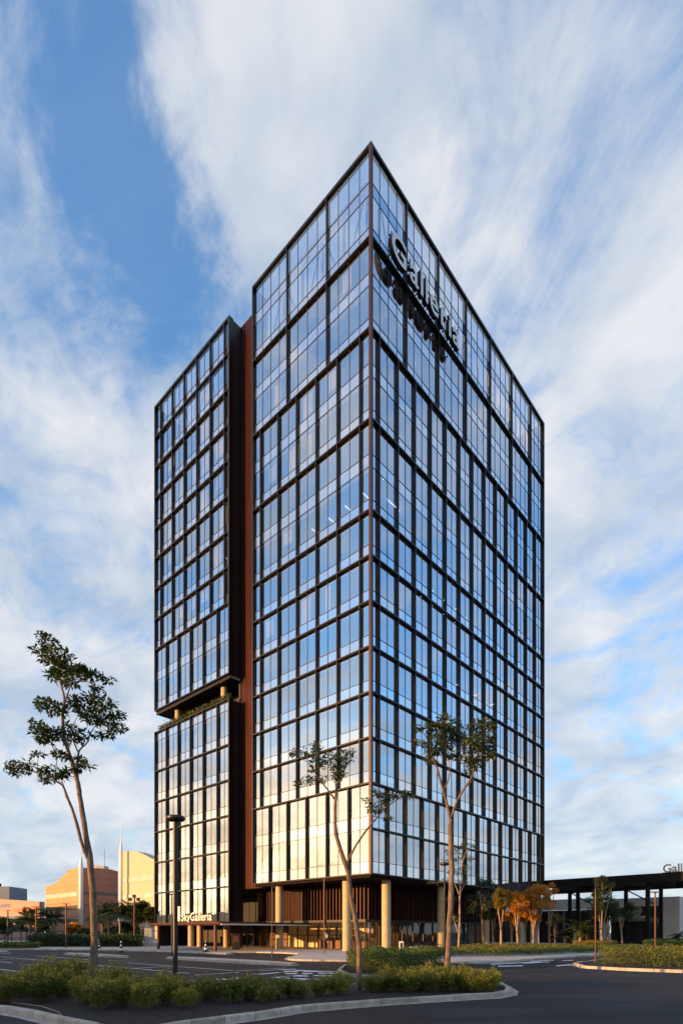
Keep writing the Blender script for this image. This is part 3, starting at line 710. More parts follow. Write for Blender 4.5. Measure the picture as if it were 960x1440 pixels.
for i in range(6): wallface(m_, MA+3.9, MBb+12.5+i*2.6, MBb+12.8+i*2.6, .1, 5.6, .25, M_CORE)
wallface(m_, MA+3.6, MBb+15, MBb+16.2, .1, 3.6, .2, M_WALLW); wallface(m_, MA+3.6, MBb+22, MBb+23.6, .1, 3.4, .2, M_WALLW)
m_.build('rear_wing', mall)
# cafe sign
cs = thing('cafe_sign', 'round green cafe emblem over small white lettering on the dark shopfront band', 'sign', W(MA+.6, MBb+6.1, 5))
M_GRN = mat('emblem_green', (.03, .16, .10), .5)
def disc(mb, c, r0, r1, d0, d1, m, n=28):
    for i in range(n):
        a, b_ = 2*pi*i/n, 2*pi*(i+1)/n; q = lambda r, t, d: W(c[0]+d, c[1]-r*cos(t), c[2]+r*sin(t))
        mb.face([q(r0, a, d0), q(r1, a, d0), q(r1, b_, d0), q(r0, b_, d0)], m); mb.face([q(r1, a, d0), q(r1, a, d1), q(r1, b_, d1), q(r1, b_, d0)], m)
ec = (MA+.62, MBb+5.9, 5.15); m_ = MB(); disc(m_, ec, 0.001, .80, 0, .2, M_GRN); m_.build('emblem_disc', cs)
m_ = MB(); disc(m_, (ec[0]-.02, ec[1], ec[2]), .74, .82, 0, .01, M_WHITE); disc(m_, (ec[0]-.02, ec[1], ec[2]), .46, .51, 0, .01, M_WHITE)
for t in range(5):
    m_.box(ec[0]-.02, ec[0]-.005, ec[1]-.40+t*.17, ec[1]-.36+t*.17, ec[2]-.3, ec[2]+.12+.1*(t % 2), M_WHITE, W)
m_.build('emblem_ring', cs)
tw = text_width('STARBUCKS COFFEE', .5, .006); letters('STARBUCKS COFFEE', .5, .06, W(MA+.72, MBb+9.0, 3.98), xB, nB, M_WHITE, M_BLK, cs, bold=.006, track=4.5/tw)
# steel pergola roof in front of the mall
pg = thing('steel_pergola', 'long dark steel pergola roof on tall columns in front of the mall', 'pergola', W(44, -14, .1))
PA = 37.3; m_ = MB(); m_.box(PA, PA+.35, -40, .3, 7.95, 9.0, M_STEEL, W); m_.box(PA+13, PA+13.35, -40, 4, 7.95, 9.0, M_STEEL, W)
for i in range(13):
    b_ = 0.0-i*3.3; m_.box(PA+.36, PA+12.99, b_, b_+.28, 8.1, 8.85, M_STEEL, W)
for i in range(8): m_.box(PA+1.4+i*1.4, PA+1.5+i*1.4, -40, .2, 8.86, 8.99, M_STEEL, W)
m_.build('roof_beam', pg)
m_ = MB()
for b_ in (-2, -12, -25): m_.box(PA+3, PA+12, b_-5, b_, 9.0, 9.06, M_DARK, W)
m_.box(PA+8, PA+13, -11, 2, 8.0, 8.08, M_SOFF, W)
m_.build('roof_panel', pg)
for (a, b_) in ((PA+.9, -12.6), (PA+12, 1), (PA+12, -3), (PA+12, -7), (PA+12, -11.5), (PA+12, -16), (PA+12, -20.5), (PA+7, -2), (PA+.9, -30)):
    m_ = MB(); m_.box(a-.22, a+.22, b_-.22, b_+.22, .1, 8.0, M_STEEL, W); m_.build('column', pg)
m_ = MB()
for (a, b_) in ((PA+12, 1), (PA+12, -7), (PA+12, -16)):
    m_.tube([W(a, b_-.2, 7.9), W(a, b_-3.6, 5.9)], .09, M_STEEL, 6)
m_.build('brace', pg)
rs = thing('roof_sign', 'grey Galleria letters standing on the pergola beam at the right edge', 'sign', W(PA+.2, -16, 9))
sz = 1.36; tw = text_width('Galleria', sz, .02)
b0 = None
for bb in range(0, 400):
    x, y, _ = W(PA+.1, -bb*.1)
    if (x/y)*F+480 >= 930: b0 = -bb*.1; break
letters('Galleria', sz, .12, W(PA+.15, b0, 9.05), xB, nB, M_GREYL, M_GREYL, rs, bold=.02, track=.97)
m_ = MB(); m_.box(PA+.12, PA+.2, b0-6.5, b0, 9.0, 9.05, M_STEEL, W); m_.build('sign_rail', rs)

# ------------------------------------------------------------------ buildings far on the left
def px_a(x, b_):   # a where image column x meets the plane b = const
    r = (x-480)/F; X = CX+b_*DL[0]; Y = CY+b_*DL[1]; return (X-r*Y)/(r*DR[1]-DR[0])
def px_b(x, a):
    r = (x-480)/F; X = CX+a*DR[0]; Y = CY+a*DR[1]; return (X-r*Y)/(r*DL[1]-DL[0])
def zat(y, pt): return EYE+(HOR-y)/F*pt[1]
M_RDRLIT = mat('red_render_sunlit', (.46, .25, .13), .8, noise=.08, nscale=.15, bump=.1, bscale=3)  # low sun's gold put into the colour of the red building's lit wall
M_RDR = mat('brick_render', (.50, .17, .10), .8, noise=.1, nscale=.15)
M_CRM = mat('cream_render', (.47, .40, .30), .8, noise=.06, nscale=.15)
M_PNK = mat('pink_render', (.40, .24, .19), .8, noise=.08, nscale=.15)
M_BWIN = mat('window_band', (.10, .07, .06), .2, spec=.7, noise=.4, nscale=.3, stretch=(1, 1, 2))
M_PALE = mat('pale_band', (.46, .44, .40), .5, noise=.2, nscale=.6)
def facade_strip(mb, T, u0, u1, zb, tops, m, bands, th=.4):
    """wall with a curved top made of narrow vertical strips; bands (z0,z1,m) sit 5 cm proud"""
    n = len(tops)-1
    for i in range(n):
        ua, ub = u0+(u1-u0)*i/n, u0+(u1-u0)*(i+1)/n; c = [T(ua, 0, zb), T(ub, 0, zb), T(ub, -th, zb), T(ua, -th, zb), T(ua, 0, tops[i]), T(ub, 0, tops[i+1]), T(ub, -th, tops[i+1]), T(ua, -th, tops[i])]
        mb.hexa(c, m)
    for (z0, z1, mm, f0, f1) in bands: mb.box(u0+(u1-u0)*f0, u0+(u1-u0)*f1, .0, .12, z0, z1, mm, T)
# red building
Yr = 190.0; Cr = LOC((114-480)/F*Yr, Yr); ar, br_ = Cr
TLr = lambda u, w, z: W(ar-w, u, z); TRr = lambda u, w, z: W(u, br_-w, z)
rb = thing('red_building', 'orange and red rendered building with wave roof behind the palms', 'building', W(ar, br_, 0))
zc = lambda y: zat(y, (0, Yr))
bL = px_b(64, ar); tops = []
pr = [(64, 1246), (72, 1245), (79, 1242), (86, 1235), (94, 1228), (102, 1223), (108, 1221), (114, 1220.5)]
m_ = MB(); us = []
def catmull(p, k=6):
    if len(p) < 3: return p
    r = []
    for i in range(len(p)-1):
        a, b_, c, d = p[max(i-1, 0)], p[i], p[i+1], p[min(i+2, len(p)-1)]
        for j in range(k):
            t = j/k; r.append(tuple(.5*(2*b_[n]+(c[n]-a[n])*t+(2*a[n]-5*b_[n]+4*c[n]-d[n])*t*t+(3*b_[n]-a[n]-3*c[n]+d[n])*t**3) for n in (0, 1)))
    return r+[p[-1]]
def curve_face(mb, plane, pts, zb, m, th, T):
    pts = catmull(pts)
    for i in range(len(pts)-1):
        (x0, y0), (x1, y1) = pts[i], pts[i+1]
        u0_ = px_b(x0, plane) if T in (TLr, TLy, TLp) else px_a(x0, plane); u1_ = px_b(x1, plane) if T in (TLr, TLy, TLp) else px_a(x1, plane)
        q0 = T(u0_, 0, 0); q1 = T(u1_, 0, 0); z0_ = zat(y0, q0); z1_ = zat(y1, q1)
        mb.hexa([T(u0_, 0, zb), T(u1_, 0, zb), T(u1_, -th, zb), T(u0_, -th, zb), T(u0_, 0, z0_), T(u1_, 0, z1_), T(u1_, -th, z1_), T(u0_, -th, z0_)], m)
Yy = 176.0; Cy_ = LOC((170-480)/F*Yy, Yy); ay, by = Cy_; TLy = lambda u, w, z: W(ay-w, u, z); TRy = lambda u, w, z: W(u, by-w, z)
Yp = 150.0; Cp_ = LOC((56-480)/F*Yp, Yp); ap, bp_ = Cp_; TLp = lambda u, w, z: W(ap-w, u, z); TRp = lambda u, w, z: W(u, bp_-w, z)
curve_face(m_, ar, pr, 0, M_RDRLIT, 1.0, TLr); m_.build('wall', rb)
m_ = MB(); curve_face(m_, br_, [(114.6, 1220.5), (125, 1221), (140, 1221.5), (155, 1223), (166, 1226)], 0, M_RDR, 12, TRr); m_.build('side_wing', rb)
def band(name, T, plane, isL, x0, x1, ya, yb, m, root, pr_=.1):
    f = px_b if isL else px_a; u0_, u1_ = f(x0, plane), f(x1, plane); q = T((u0_+u1_)/2, 0, 0)
    mb = MB(); mb.box(min(u0_, u1_), max(u0_, u1_), .01, pr_, zat(yb, q), zat(ya, q), m, T); return mb.build(name, root)
band('window_band', TLr, ar, True, 65, 109, 1257, 1263, M_PALE, rb); band('window_band', TLr, ar, True, 65, 109, 1275, 1281, M_BWIN, rb)
band('window_band', TLr, ar, True, 65, 109, 1293, 1298, M_BWIN, rb); band('window_band', TRr, br_, False, 119, 165, 1254.5, 1258, M_BWIN, rb, .4)
band('window_band', TRr, br_, False, 119, 165, 1273, 1275, M_BWIN, rb); band('window_band', TRr, br_, False, 119, 165, 1291, 1296, M_BWIN, rb)
for y_ in (1233, 1245, 1268, 1287): band('panel_joint', TLr, ar, True, 64.5, 113.5, y_+3, y_+3.35, M_BWIN, rb, .03)
for y_ in (1236, 1245, 1265, 1283): band('panel_joint', TRr, br_, False, 115, 165.5, y_, y_+.4, M_BWIN, rb, .03)
m_ = MB(); q_ = P(134, 1220, 196); m_.box(q_[0]-3, q_[0]+3, 196, 200, 18, q_[2]+.6, M_PALE)
m_.build('roof_plant', rb)
# cream building
yb_ = thing('cream_building', 'pale yellow rendered building with wave roof left of the tower', 'building', W(ay, by, 0))
m_ = MB(); curve_face(m_, ay, [(225-60+2, 1198), (180, 1197.5), (190, 1198), (200, 1201), (208, 1205), (216, 1209), (232, 1212), (262, 1214)], 0, M_CRM, 3, TLy); m_.build('wall', yb_)
band('window_band', TLy, ay, True, 172, 216, 1233, 1240, M_PALE, yb_); band('window_band', TLy, ay, True, 172, 230, 1257, 1263, M_PALE, yb_)
band('window_band', TLy, ay, True, 172, 230, 1283, 1287, M_PALE, yb_)
for y_ in (1212, 1222, 1248, 1270): band('panel_joint', TLy, ay, True, 168, 230, y_, y_+.35, M_PALE, yb_, .03)
# spires
for (x, yt, Y, w, lab) in ((114, 1204, 187, 3.0, 'white pointed mast at the corner of the red building'), (170.3, 1182, 172, 2.4, 'taller white pointed mast beside the cream building')):
    sp = thing('mast', lab, 'mast', ((x-480)/F*Y, Y, 0)); m = MB(); pxm = F/Y; r = w/pxm; zt_ = zat(yt, (0, Y))
    m.lathe([(r, 0), (r, zt_-3.6), (r*.95, zt_-3.4), (r*.5, zt_-.8), (r*.15, zt_)], ((x-480)/F*Y, Y, 0), M_WHITE, 14); m.build('shaft', sp, smooth=True)
    m = MB(); m.tube([((x-480)/F*Y, Y, zt_-.1), ((x-480)/F*Y, Y, zt_+(4.5 if x > 150 else 1.5))], .10, M_WHITE, 6); m.build('tip_rod', sp)
ant = MB(); ant.tube([P(147, 1224, 200), P(147, 1195, 200)], .09, M_POLE, 5); tag(ant.build('antenna'), 'thin antenna rod above the red building roof', 'antenna')
# pink low building
pb = thing('pink_building', 'low pink building with long window bands at the left edge', 'building', W(ap, bp_, 0))
m_ = MB(); curve_face(m_, bp_, [(56, 1269), (57.5, 1269.2)], 0, M_PNK, 1.1, TRp); m_.build('side_wing', pb)
m_ = MB(); curve_face(m_, ap, [(-70, 1262), (0, 1265), (56, 1268.5)], 0, M_PNK, 1.2, TLp); m_.build('wall', pb)
band('window_band', TLp, ap, True, -60, 14, 1275.5, 1279.5, M_BWIN, pb); band('window_band', TLp, ap, True, 19, 54, 1276.5, 1281.5, M_RDR, pb); band('window_band', TLp, ap, True, -60, 52, 1290.5, 1296, M_BWIN, pb); band('window_band', TLp, ap, True, -60, 52, 1306, 1311, M_BWIN, pb)
gb = thing('grey_block', 'small blue grey block rising behind the pink building', 'building', ((5-480)/F*210, 210, 0))
m_ = MB(); m_.box((-40-480)/F*210, (13-480)/F*210, 210, 222, 0, zat(1247, (0, 210)), mat('blue_grey', (.16, .20, .26), .7, noise=.1, nscale=.1)); m_.build('wall', gb)
m_ = MB(); m_.tube([P(0, 1247, 212), P(0, 1243, 212)], .5, M_POLE, 8); m_.build('vent', gb)

# ------------------------------------------------------------------ lamps, posts, cones
def lamp(x, ytop, Y, label, z0=.1, r=.09, head='disc', m=M_POLE, hr=.30, group='lamp posts', hw=.5):
    X = (x-480)/F*Y; zt_ = EYE+(HOR-ytop)/F*Y; o = thing('lamp_post', label, 'lamp post', (X, Y, z0), group)
    q = MB(); q.lathe([(r*1.9, 0), (r*1.9, .03), (r, .035), (r, (zt_-z0)*.5), (r*.92, zt_-z0-.10)], (X, Y, z0), m, 14); q.build('pole', o, smooth=False)
    q = MB()
    if head == 'disc': q.lathe([(hr*.35, -.13), (hr*.9, -.10), (hr, -.05), (hr, 0), (hr*.9, .035), (hr*.3, .05)], (X, Y, zt_-.02), m, 24)
    else: q.box(X-hw*.5, X+hw*.5, Y-.12, Y+.12, zt_-.1, zt_-.02, m)
    q.build('lamp_head', o); return o
lamp(246.5, 1149, 17.2, 'tall black lamp post with round disc head in the front bed', .07, r=.074, hr=.29)
lamp(625, 1214, 30, 'black lamp post with flat disc head behind the right bed tree', .07, r=.05, hr=.25)
lamp(241.5, 1257, 41, 'thin dark lamp post just left of the big disc lamp post', .13, r=.045, head='bar', hw=.5)
lamp(382.5, 1246, 34.6, 'thin black lamp post at the right end of the long kerbed island', .13, r=.04, head='bar', hw=.2)
lamp(51, 1275, 72, 'brown lamp post left of the first palms', .0, r=.10, head='bar', m=M_RPOLE, hw=.9)
lamp(93, 1271, 66, 'brown lamp post between the red building and palms', .1, r=.09, head='bar', m=M_RPOLE, hw=.9)
lamp(11, 1280, 78, 'leftmost thin lamp post before the pink building', .0, r=.09, head='bar', m=M_RPOLE, hw=.8)
lamp(837, 1235, 33.5, 'slender rust lamp post at the tip of the right island', .07, r=.045, head='bar', m=M_RPOLE, hw=.14)
lamp(921, 1254, 44, 'rust lamp post with flat bar head behind the right hedge', .07, r=.06, head='bar', m=M_RPOLE, hw=.65)
# utility post with fixtures
X, Y = (189-480)/F*72, 72; o = thing('utility_post', 'rust post with clustered floodlights left of the tower', 'post', (X, Y, .1))
q = MB(); q.lathe([(.16, 0), (.16, .05), (.12, .06), (.10, 6.2)], (X, Y, .1), M_RPOLE, 10); q.build('pole', o)
for dx in (-.5, 0, .5):
    q = MB(); q.box(X+dx-.18, X+dx+.18, Y-.2, Y+.1, 5.8+abs(dx)*-.8+.5, 6.2+abs(dx)*-.8+.5, M_BLK); q.build('floodlight', o)
# rust post with round notice at the lobby
X, Y = (455.7-480)/F*47.2, 47.2; o = thing('rust_post', 'rust coloured post with round black notice before the lobby', 'post', (X, Y, .113))
q = MB(); q.lathe([(.09, 0), (.09, .03), (.055, .035), (.055, 6.3)], (X, Y, .113), M_RPOLE, 10); q.build('pole', o)
q = MB(); q.lathe([(.10, 1.2), (.24, 1.25), (.27, 1.5), (.24, 1.85), (.1, 1.9)], (X+.22, Y, 0), M_BLK, 14)
q.build('notice_case', o); q = MB(); q.box(X+.15, X+.30, Y-.30, Y-.275, 1.40, 1.70, M_PALE); q.build('notice', o)
q = MB(); q.box(X+.05, X+.20, Y-.05, Y+.05, 2.5, 3.3, M_BLK); q.build('speaker_box', o)
# small post
def cone(x, ybase, Y, z0, label, h=.95):
    X = (x-480)/F*Y; o = thing('traffic_cone', label, 'cone', (X, Y, z0), 'black and white cones')
    q = MB(); q.box(X-.27, X+.27, Y-.27, Y+.27, z0, z0+.05, M_BLK); q.build('base', o)
    for i in range(5):
        r0, r1 = .19-.035*i, .19-.035*(i+1)+.006; q = MB(); q.lathe([(r0, .05+.165*i), (r1, .05+.165*(i+1)-.004)], (X, Y, z0), M_WHITE if i % 2 else M_BLK, 18); q.build('stripe', o, smooth=False)
    q = MB(); q.lathe([(.05, .872), (.06, .93), (.02, .99)], (X, Y, z0), M_WHITE, 12); q.build('cap', o)
cone(170, 1344, 47.6, .135, 'striped cone on the kerbed island by the big left tree')
cone(289, 1342, 50.5, .118, 'striped cone at the pavement tip below the canopy sign')
cone(138.7, 1336, 62, .118, 'striped cone farthest away, just right of the left tree trunk')
# info kiosk, small white panel, gate
q = MB(); X, Y = (332-480)/F*57, 57; q.box(X-.38, X+.38, Y-.12, Y+.12, .113, 1.75, M_BLK); k_ = q.build('info_kiosk'); tag(k_, 'black slab kiosk before the entrance glazing', 'kiosk')
q = MB(); q.box(X-.26, X+.26, Y-.135, Y-.121, .9, 1.5, mat('kiosk_screen', (.10, .04, .03), .2)); s_ = q.build('screen'); s_.parent = k_
gt = thing('metal_gate', 'pale grey slatted gate left of the canopy post', 'gate', ((208-480)/F*70, 70, 0)); q = MB()
for i in range(9): q.box((203+i*1.4-480)/F*70, (203.8+i*1.4-480)/F*70, 70, 70.1, .1, 2.2, M_PALE)
q.build('slats', gt); q = MB(); q.box((202.5-480)/F*70, (215.5-480)/F*70, 69.98, 70.12, 2.2, 2.35, M_PALE); q.build('rail', gt)
o = thing('sign_board', 'small white framed board standing by the right column', 'sign', ((563.5-480)/F*51, 51, .113)); q = MB()
X = (564-480)/F*51; q.box(X-.2, X+.2, 51, 51.08, .113, 1.05, M_WHITE); q.build('frame', o); q = MB(); q.box(X-.10, X+.12, 50.985, 50.999, .5, .92, M_DARK); q.build('panel', o)
q = MB()
for i in range(4):
    x0 = 575+i*4.4; p = P(x0, 1340, 44); q.hexa([(p[0], 44, .60), (p[0]+.19, 44, .60), (p[0]+.19, 44.02, .60), (p[0], 44.02, .60), (p[0]+.06, 44.15, .74), (p[0]+.25, 44.15, .74), (p[0]+.25, 44.17, .74), (p[0]+.06, 44.17, .74)], M_WHITE)
    q.box(p[0]+.1, p[0]+.12, 44.08, 44.1, .1, .66, M_BLK)
tag(q.build('plant_sign'), 'row of small tilted white plates in the hedge', 'sign')
# fence at the left
fn = thing('fence', 'dark mesh fence under the palms at the left', 'fence', (-50, 84, 0)); q = MB()
for i in range(26):
    x = -80+i*2.2; q.box(x-.05, x+.05, 84, 84.1, 0, 2.1, M_BLK)
q.box(-80, -25, 84.02, 84.08, 2.0, 2.1, M_BLK); q.box(-80, -25, 84.02, 84.08, .1, .18, M_BLK); q.box(-80, -25, 84.02, 84.06, 1.05, 1.1, M_BLK); q.build('fence_frame', fn)
# hose
hp = [G(x, y, .09) for x, y in ((10, 1410), (30, 1412), (60, 1416), (82, 1424), (95, 1436), (125, 1440))]
q = MB(); q.tube(hp, .012, mat('hose', (.30, .22, .16), .7), 6, True); tag(q.build('hose', smooth=True), 'thin pale hose lying on the soil of the front bed', 'hose')

# ------------------------------------------------------------------ vegetation
def leafcloud(mb, c, r, n, L, w, m, up=.25, flat=1.0):
    for _ in range(n):
        while True:
            q = (random.uniform(-1, 1), random.uniform(-1, 1), random.uniform(-1, 1))
            if q[0]**2+q[1]**2+q[2]**2 < 1: break
        p = (c[0]+q[0]*r[0], c[1]+q[1]*r[1], c[2]+q[2]*r[2])
        d = nrm((q[0]+random.uniform(-.8, .8), q[1]+random.uniform(-.8, .8), q[2]*.4+random.uniform(-.7, .5)*flat-up*0))
        u = nrm(crs(d, (random.uniform(-.5, .5), random.uniform(-.5, .5), 1)))
        s = random.uniform(.65, 1.25); mb.leaf(p, d, u, L*s, w*s, m)
def traced_tree(name, label, Y, stems, clusters, seed, lmat=M_LF, bmat=M_BARK, L=.20, w=.045, dens=1.0, spread=1.3, z0=.06, cat='tree', group=None):
    """stems: lists of (column, row, radius m); clusters: (column, row, rx, ry) seen from the photographer's spot, spread in depth"""
    random.seed(seed); px = F/Y; bx, by_ = stems[0][0][:2]; base = ((bx-480)/F*Y, Y, z0)
    o = thing(name, label, cat, base, group); t = MB(); nodes = []
    dep = {}
    for si, st in enumerate(stems):
        pts = []; rr = []
        if si == 0: y0 = 0.0; dy = random.uniform(-.3, .3)
        else:
            f = min(nodes, key=lambda q: (q[1][0]-st[0][0])**2+(q[1][1]-st[0][1])**2); y0 = f[0][1]-Y; dy = random.uniform(-spread, spread)
        n = len(st)
        for i, (x, y, r) in enumerate(st):
            d = Y+y0+dy*(i/max(1, n-1))**1.2; p = P(x, y, d)
            if si == 0 and i == 0: p = (p[0], p[1], z0-.05)
            pts.append(p); rr.append(r*.86)
        # resample smoothly
        sp, sr = [], []
        for i in range(len(pts)-1):
            a = Vector(pts[max(i-1, 0)]); b_ = Vector(pts[i]); c = Vector(pts[i+1]); e = Vector(pts[min(i+2, len(pts)-1)])
            for k in range(4):
                s = k/4; q = .5*((2*b_)+(c-a)*s+(2*a-5*b_+4*c-e)*s*s+(3*b_-a-3*c+e)*s**3)
                q += Vector(rv())*rr[i]*.12; sp.append(q); sr.append((rr[i]*(1-s)+rr[i+1]*s)*random.uniform(.95, 1.05))
        sp.append(Vector(pts[-1])); sr.append(rr[-1]); t.tube(sp, sr, bmat, 9)
        for q, r in zip(sp, sr):
            nodes.append((tuple(q), ((q[0]/q[1])*F+480, HOR-(q[2]-EYE)/q[1]*F), r))
    c = MB()
    for (x, y, rx, ry) in clusters:
        f = min(nodes, key=lambda q: (q[1][0]-x)**2+((q[1][1]-y)*.8)**2+(0 if q[1][1] > y-12 else 900)); d = f[0][1]+random.uniform(-.45, .45)*spread*.8
        cc = P(x, y, d); rX, rZ = rx/F*d, ry/F*d; rY = (rX+rZ)/2*1.1
        a = Vector(f[0]); b_ = Vector(cc); mid = (a+b_)/2+Vector((0, 0, -.10*(b_-a).length)); t.tube([a, mid, b_], [min(f[2]*.5, .03), .016, .007], bmat, 5, False)
        nb = max(2, int(rx*ry/22))
        for _ in range(nb):
            q = Vector(rv()); e = b_+Vector((q.x*rX*.9, q.y*rY*.9, q.z*rZ*.9)); t.tube([b_.lerp(mid, .3), b_.lerp(e, .6)+Vector((0, 0, -.02)), e], [.009, .006, .004], bmat, 4, False)
            leafcloud(c, e, (rX*.42, rY*.42, rZ*.42), int(20*dens), L, w, lmat)
        leafcloud(c, cc, (rX, rY, rZ), int(rx*ry*1.0*dens), L, w, lmat)
    t.build('trunk', o, smooth=True); c.build('crown', o); return o

L1S = [[(129, 1385, .18), (133, 1335, .155), (132, 1290, .145), (130, 1250, .14), (127, 1212, .13), (120, 1170, .11), (112, 1120, .10), (108, 1095, .09), (98, 1062, .08), (90, 1035, .07), (88, 1010, .06), (91, 985, .05), (86, 962, .04), (84, 935, .02)],
       [(127, 1214, .085), (119, 1198, .075), (112, 1175, .07), (104, 1145, .06), (94, 1120, .05), (88, 1105, .035), (74, 1098, .02)],
       [(93, 1122, .03), (90, 1108, .025), (86, 1095, .015)],
       [(112, 1115, .06), (109, 1090, .05), (110, 1065, .045), (112, 1055, .035), (122, 1045, .03), (128, 1030, .02), (138, 1015, .012)],
       [(110, 1058, .03), (102, 1040, .025), (98, 1028, .02), (108, 1010, .012)],
       [(92, 985, .035), (97, 970, .025), (102, 955, .015)], [(98, 1062, .03), (82, 1055, .02), (72, 1045, .012)], [(80, 1078, .012), (78, 1060, .02), (74, 1050, .012)],
       [(88, 1102, .02), (60, 1090, .015), (30, 1080, .01)], [(90, 1000, .02), (86, 990, .012), (70, 990, .008)]]
L1C = [(60, 893, 7, 4), (68, 903, 12, 7), (80, 922, 17, 9), (58, 915, 13, 3), (95, 937, 18, 9), (112, 946, 13, 7), (86, 950, 15, 10), (74, 950, 8, 8), (130, 950, 13, 5), (150, 955, 11, 3), (100, 960, 9, 5), (64, 925, 7, 4),
       (56, 987, 9, 4), (70, 995, 15, 6), (84, 998, 10, 7), (102, 990, 10, 9), (138, 969, 8, 4), (130, 982, 13, 6), (122, 998, 17, 10), (148, 990, 12, 7), (160, 1004, 13, 5), (152, 1014, 18, 6), (166, 1024, 11, 4), (155, 1030, 7, 6), (130, 1012, 12, 6),
       (50, 1020, 7, 4), (58, 1033, 12, 8), (74, 1030, 13, 9), (66, 1041, 12, 5), (100, 1026, 10, 7), (117, 1035, 11, 6), (98, 1042, 8, 5), (138, 1035, 6, 4),
       (54, 1061, 9, 3), (34, 1074, 13, 5), (14, 1077, 9, 4), (40, 1083, 9, 4), (20, 1086, 8, 3), (62, 1084, 11, 4), (76, 1086, 14, 7), (92, 1090, 11, 6), (68, 1096, 11, 4),
       (90, 1064, 7, 3), (110, 1070, 10, 5), (122, 1077, 10, 4), (108, 1080, 8, 4), (82, 1060, 6, 3)]
traced_tree('tree', 'tall slender tree in the front bed at the left, forked low', 20.4, L1S, L1C, 3, L=.20, w=.045, dens=.85, group='tall slender trees in the front bed')
L2S = [[(503, 1398, .12), (505, 1360, .105), (504, 1325, .10), (499, 1290, .095), (493, 1262, .09), (489, 1228, .085), (480, 1200, .08), (472, 1172, .075), (471, 1145, .065), (472, 1122, .06), (474, 1105, .045), (482, 1092, .035), (484, 1078, .02)],
       [(489, 1212, .045), (500, 1190, .04), (515, 1168, .035), (530, 1150, .03), (542, 1136, .022), (560, 1124, .012)],
       [(470, 1124, .035), (460, 1110, .03), (450, 1098, .025), (442, 1085, .02), (432, 1072, .012)], [(452, 1100, .015), (440, 1098, .012), (428, 1098, .008)], [(472, 1110, .025), (470, 1090, .02), (464, 1072, .012)], [(447, 1092, .015), (447, 1075, .012), (445, 1055, .008)]]
L2C = [(417, 1059, 7, 4), (430, 1057, 9, 4), (444, 1051, 8, 9), (446, 1068, 8, 9), (455, 1074, 6, 7), (430, 1098, 9, 4), (420, 1102, 6, 4), (451, 1096, 8, 5), (463, 1066, 8, 7), (470, 1077, 10, 9), (476, 1089, 9, 9), (478, 1064, 8, 6), (490, 1057, 9, 4), (493, 1067, 9, 4), (440, 1080, 6, 6), (482, 1076, 8, 6),
       (516, 1127, 6, 3), (523, 1136, 8, 4), (532, 1119, 6, 5), (537, 1130, 9, 6), (547, 1121, 10, 6), (558, 1119, 9, 5), (569, 1117, 7, 4), (578, 1120, 7, 3), (532, 1141, 7, 3), (546, 1151, 5, 3), (526, 1113, 5, 3)]
traced_tree('tree', 'slender tree before the tower corner, one branch reaching right', 17.5, L2S, L2C, 5, L=.125, w=.03, dens=.85, spread=.8, group='tall slender trees in the front bed')
L3S = [[(628, 1380, .17), (630, 1340, .15), (632, 1300, .145), (634, 1258, .135), (635, 1220, .13), (633, 1182, .12), (633, 1152, .105)],
       [(633, 1152, .075), (628, 1130, .07), (621, 1105, .06), (614, 1080, .05), (607, 1062, .035), (605, 1040, .02)],
       [(634, 1150, .065), (642, 1128, .055), (652, 1110, .05), (662, 1095, .045), (667, 1078, .03), (672, 1058, .015)],
       [(623, 1112, .03), (630, 1098, .03), (632, 1078, .025), (628, 1062, .012)], [(652, 1110, .02), (664, 1098, .02), (670, 1085, .012)]]
L3C = [(589, 1023, 7, 4), (590, 1046, 6, 5), (606, 1021, 9, 6), (624, 1013, 11, 7), (621, 1028, 15, 9), (610, 1039, 13, 9), (628, 1045, 14, 9), (606, 1054, 10, 7), (640, 1021, 9, 6), (642, 1035, 11, 8), (604, 1069, 7, 5), (635, 1063, 10, 6), (650, 1060, 7, 5), (618, 1055, 9, 7),
       (667, 1021, 11, 6), (681, 1018, 10, 5), (690, 1022, 6, 4), (670, 1035, 13, 9), (685, 1039, 9, 9), (663, 1050, 11, 9), (681, 1056, 11, 8), (692, 1064, 6, 5), (663, 1070, 10, 7), (677, 1070, 9, 6), (660, 1082, 8, 6), (655, 1040, 7, 8)]
traced_tree('tree', 'slender tree with two round crowns before the right face', 24.6, L3S, L3C, 8, L=.18, w=.043, dens=1.1, lmat=M_LFM, group='tall slender trees in the front bed')
L4S = [[(644, 1338, .11), (646, 1300, .10), (646, 1262, .09), (648, 1240, .07), (650, 1215, .05), (656, 1195, .03)], [(645, 1315, .06), (640, 1300, .05), (635, 1280, .04), (636, 1262, .02)], [(646, 1262, .05), (640, 1245, .04), (634, 1235, .02)], [(646, 1258, .05), (655, 1240, .04), (662, 1228, .02)]]
L4C = [(640, 1195, 9, 5), (655, 1188, 8, 5), (648, 1205, 12, 6), (634, 1212, 10, 5), (655, 1222, 9, 5), (640, 1228, 10, 5), (662, 1208, 6, 5), (628, 1200, 6, 4), (648, 1240, 8, 4), (664, 1192, 5, 3), (632, 1265, 7, 8), (640, 1290, 5, 6), (610, 1242, 10, 2), (622, 1238, 8, 3)]
traced_tree('tree', 'pale thin sparse tree before the dark undercroft', 50, L4S, L4C, 11, L=.20, w=.05, dens=1.3, lmat=M_LFM, bmat=M_BARK2, group='young trees beside the tower')

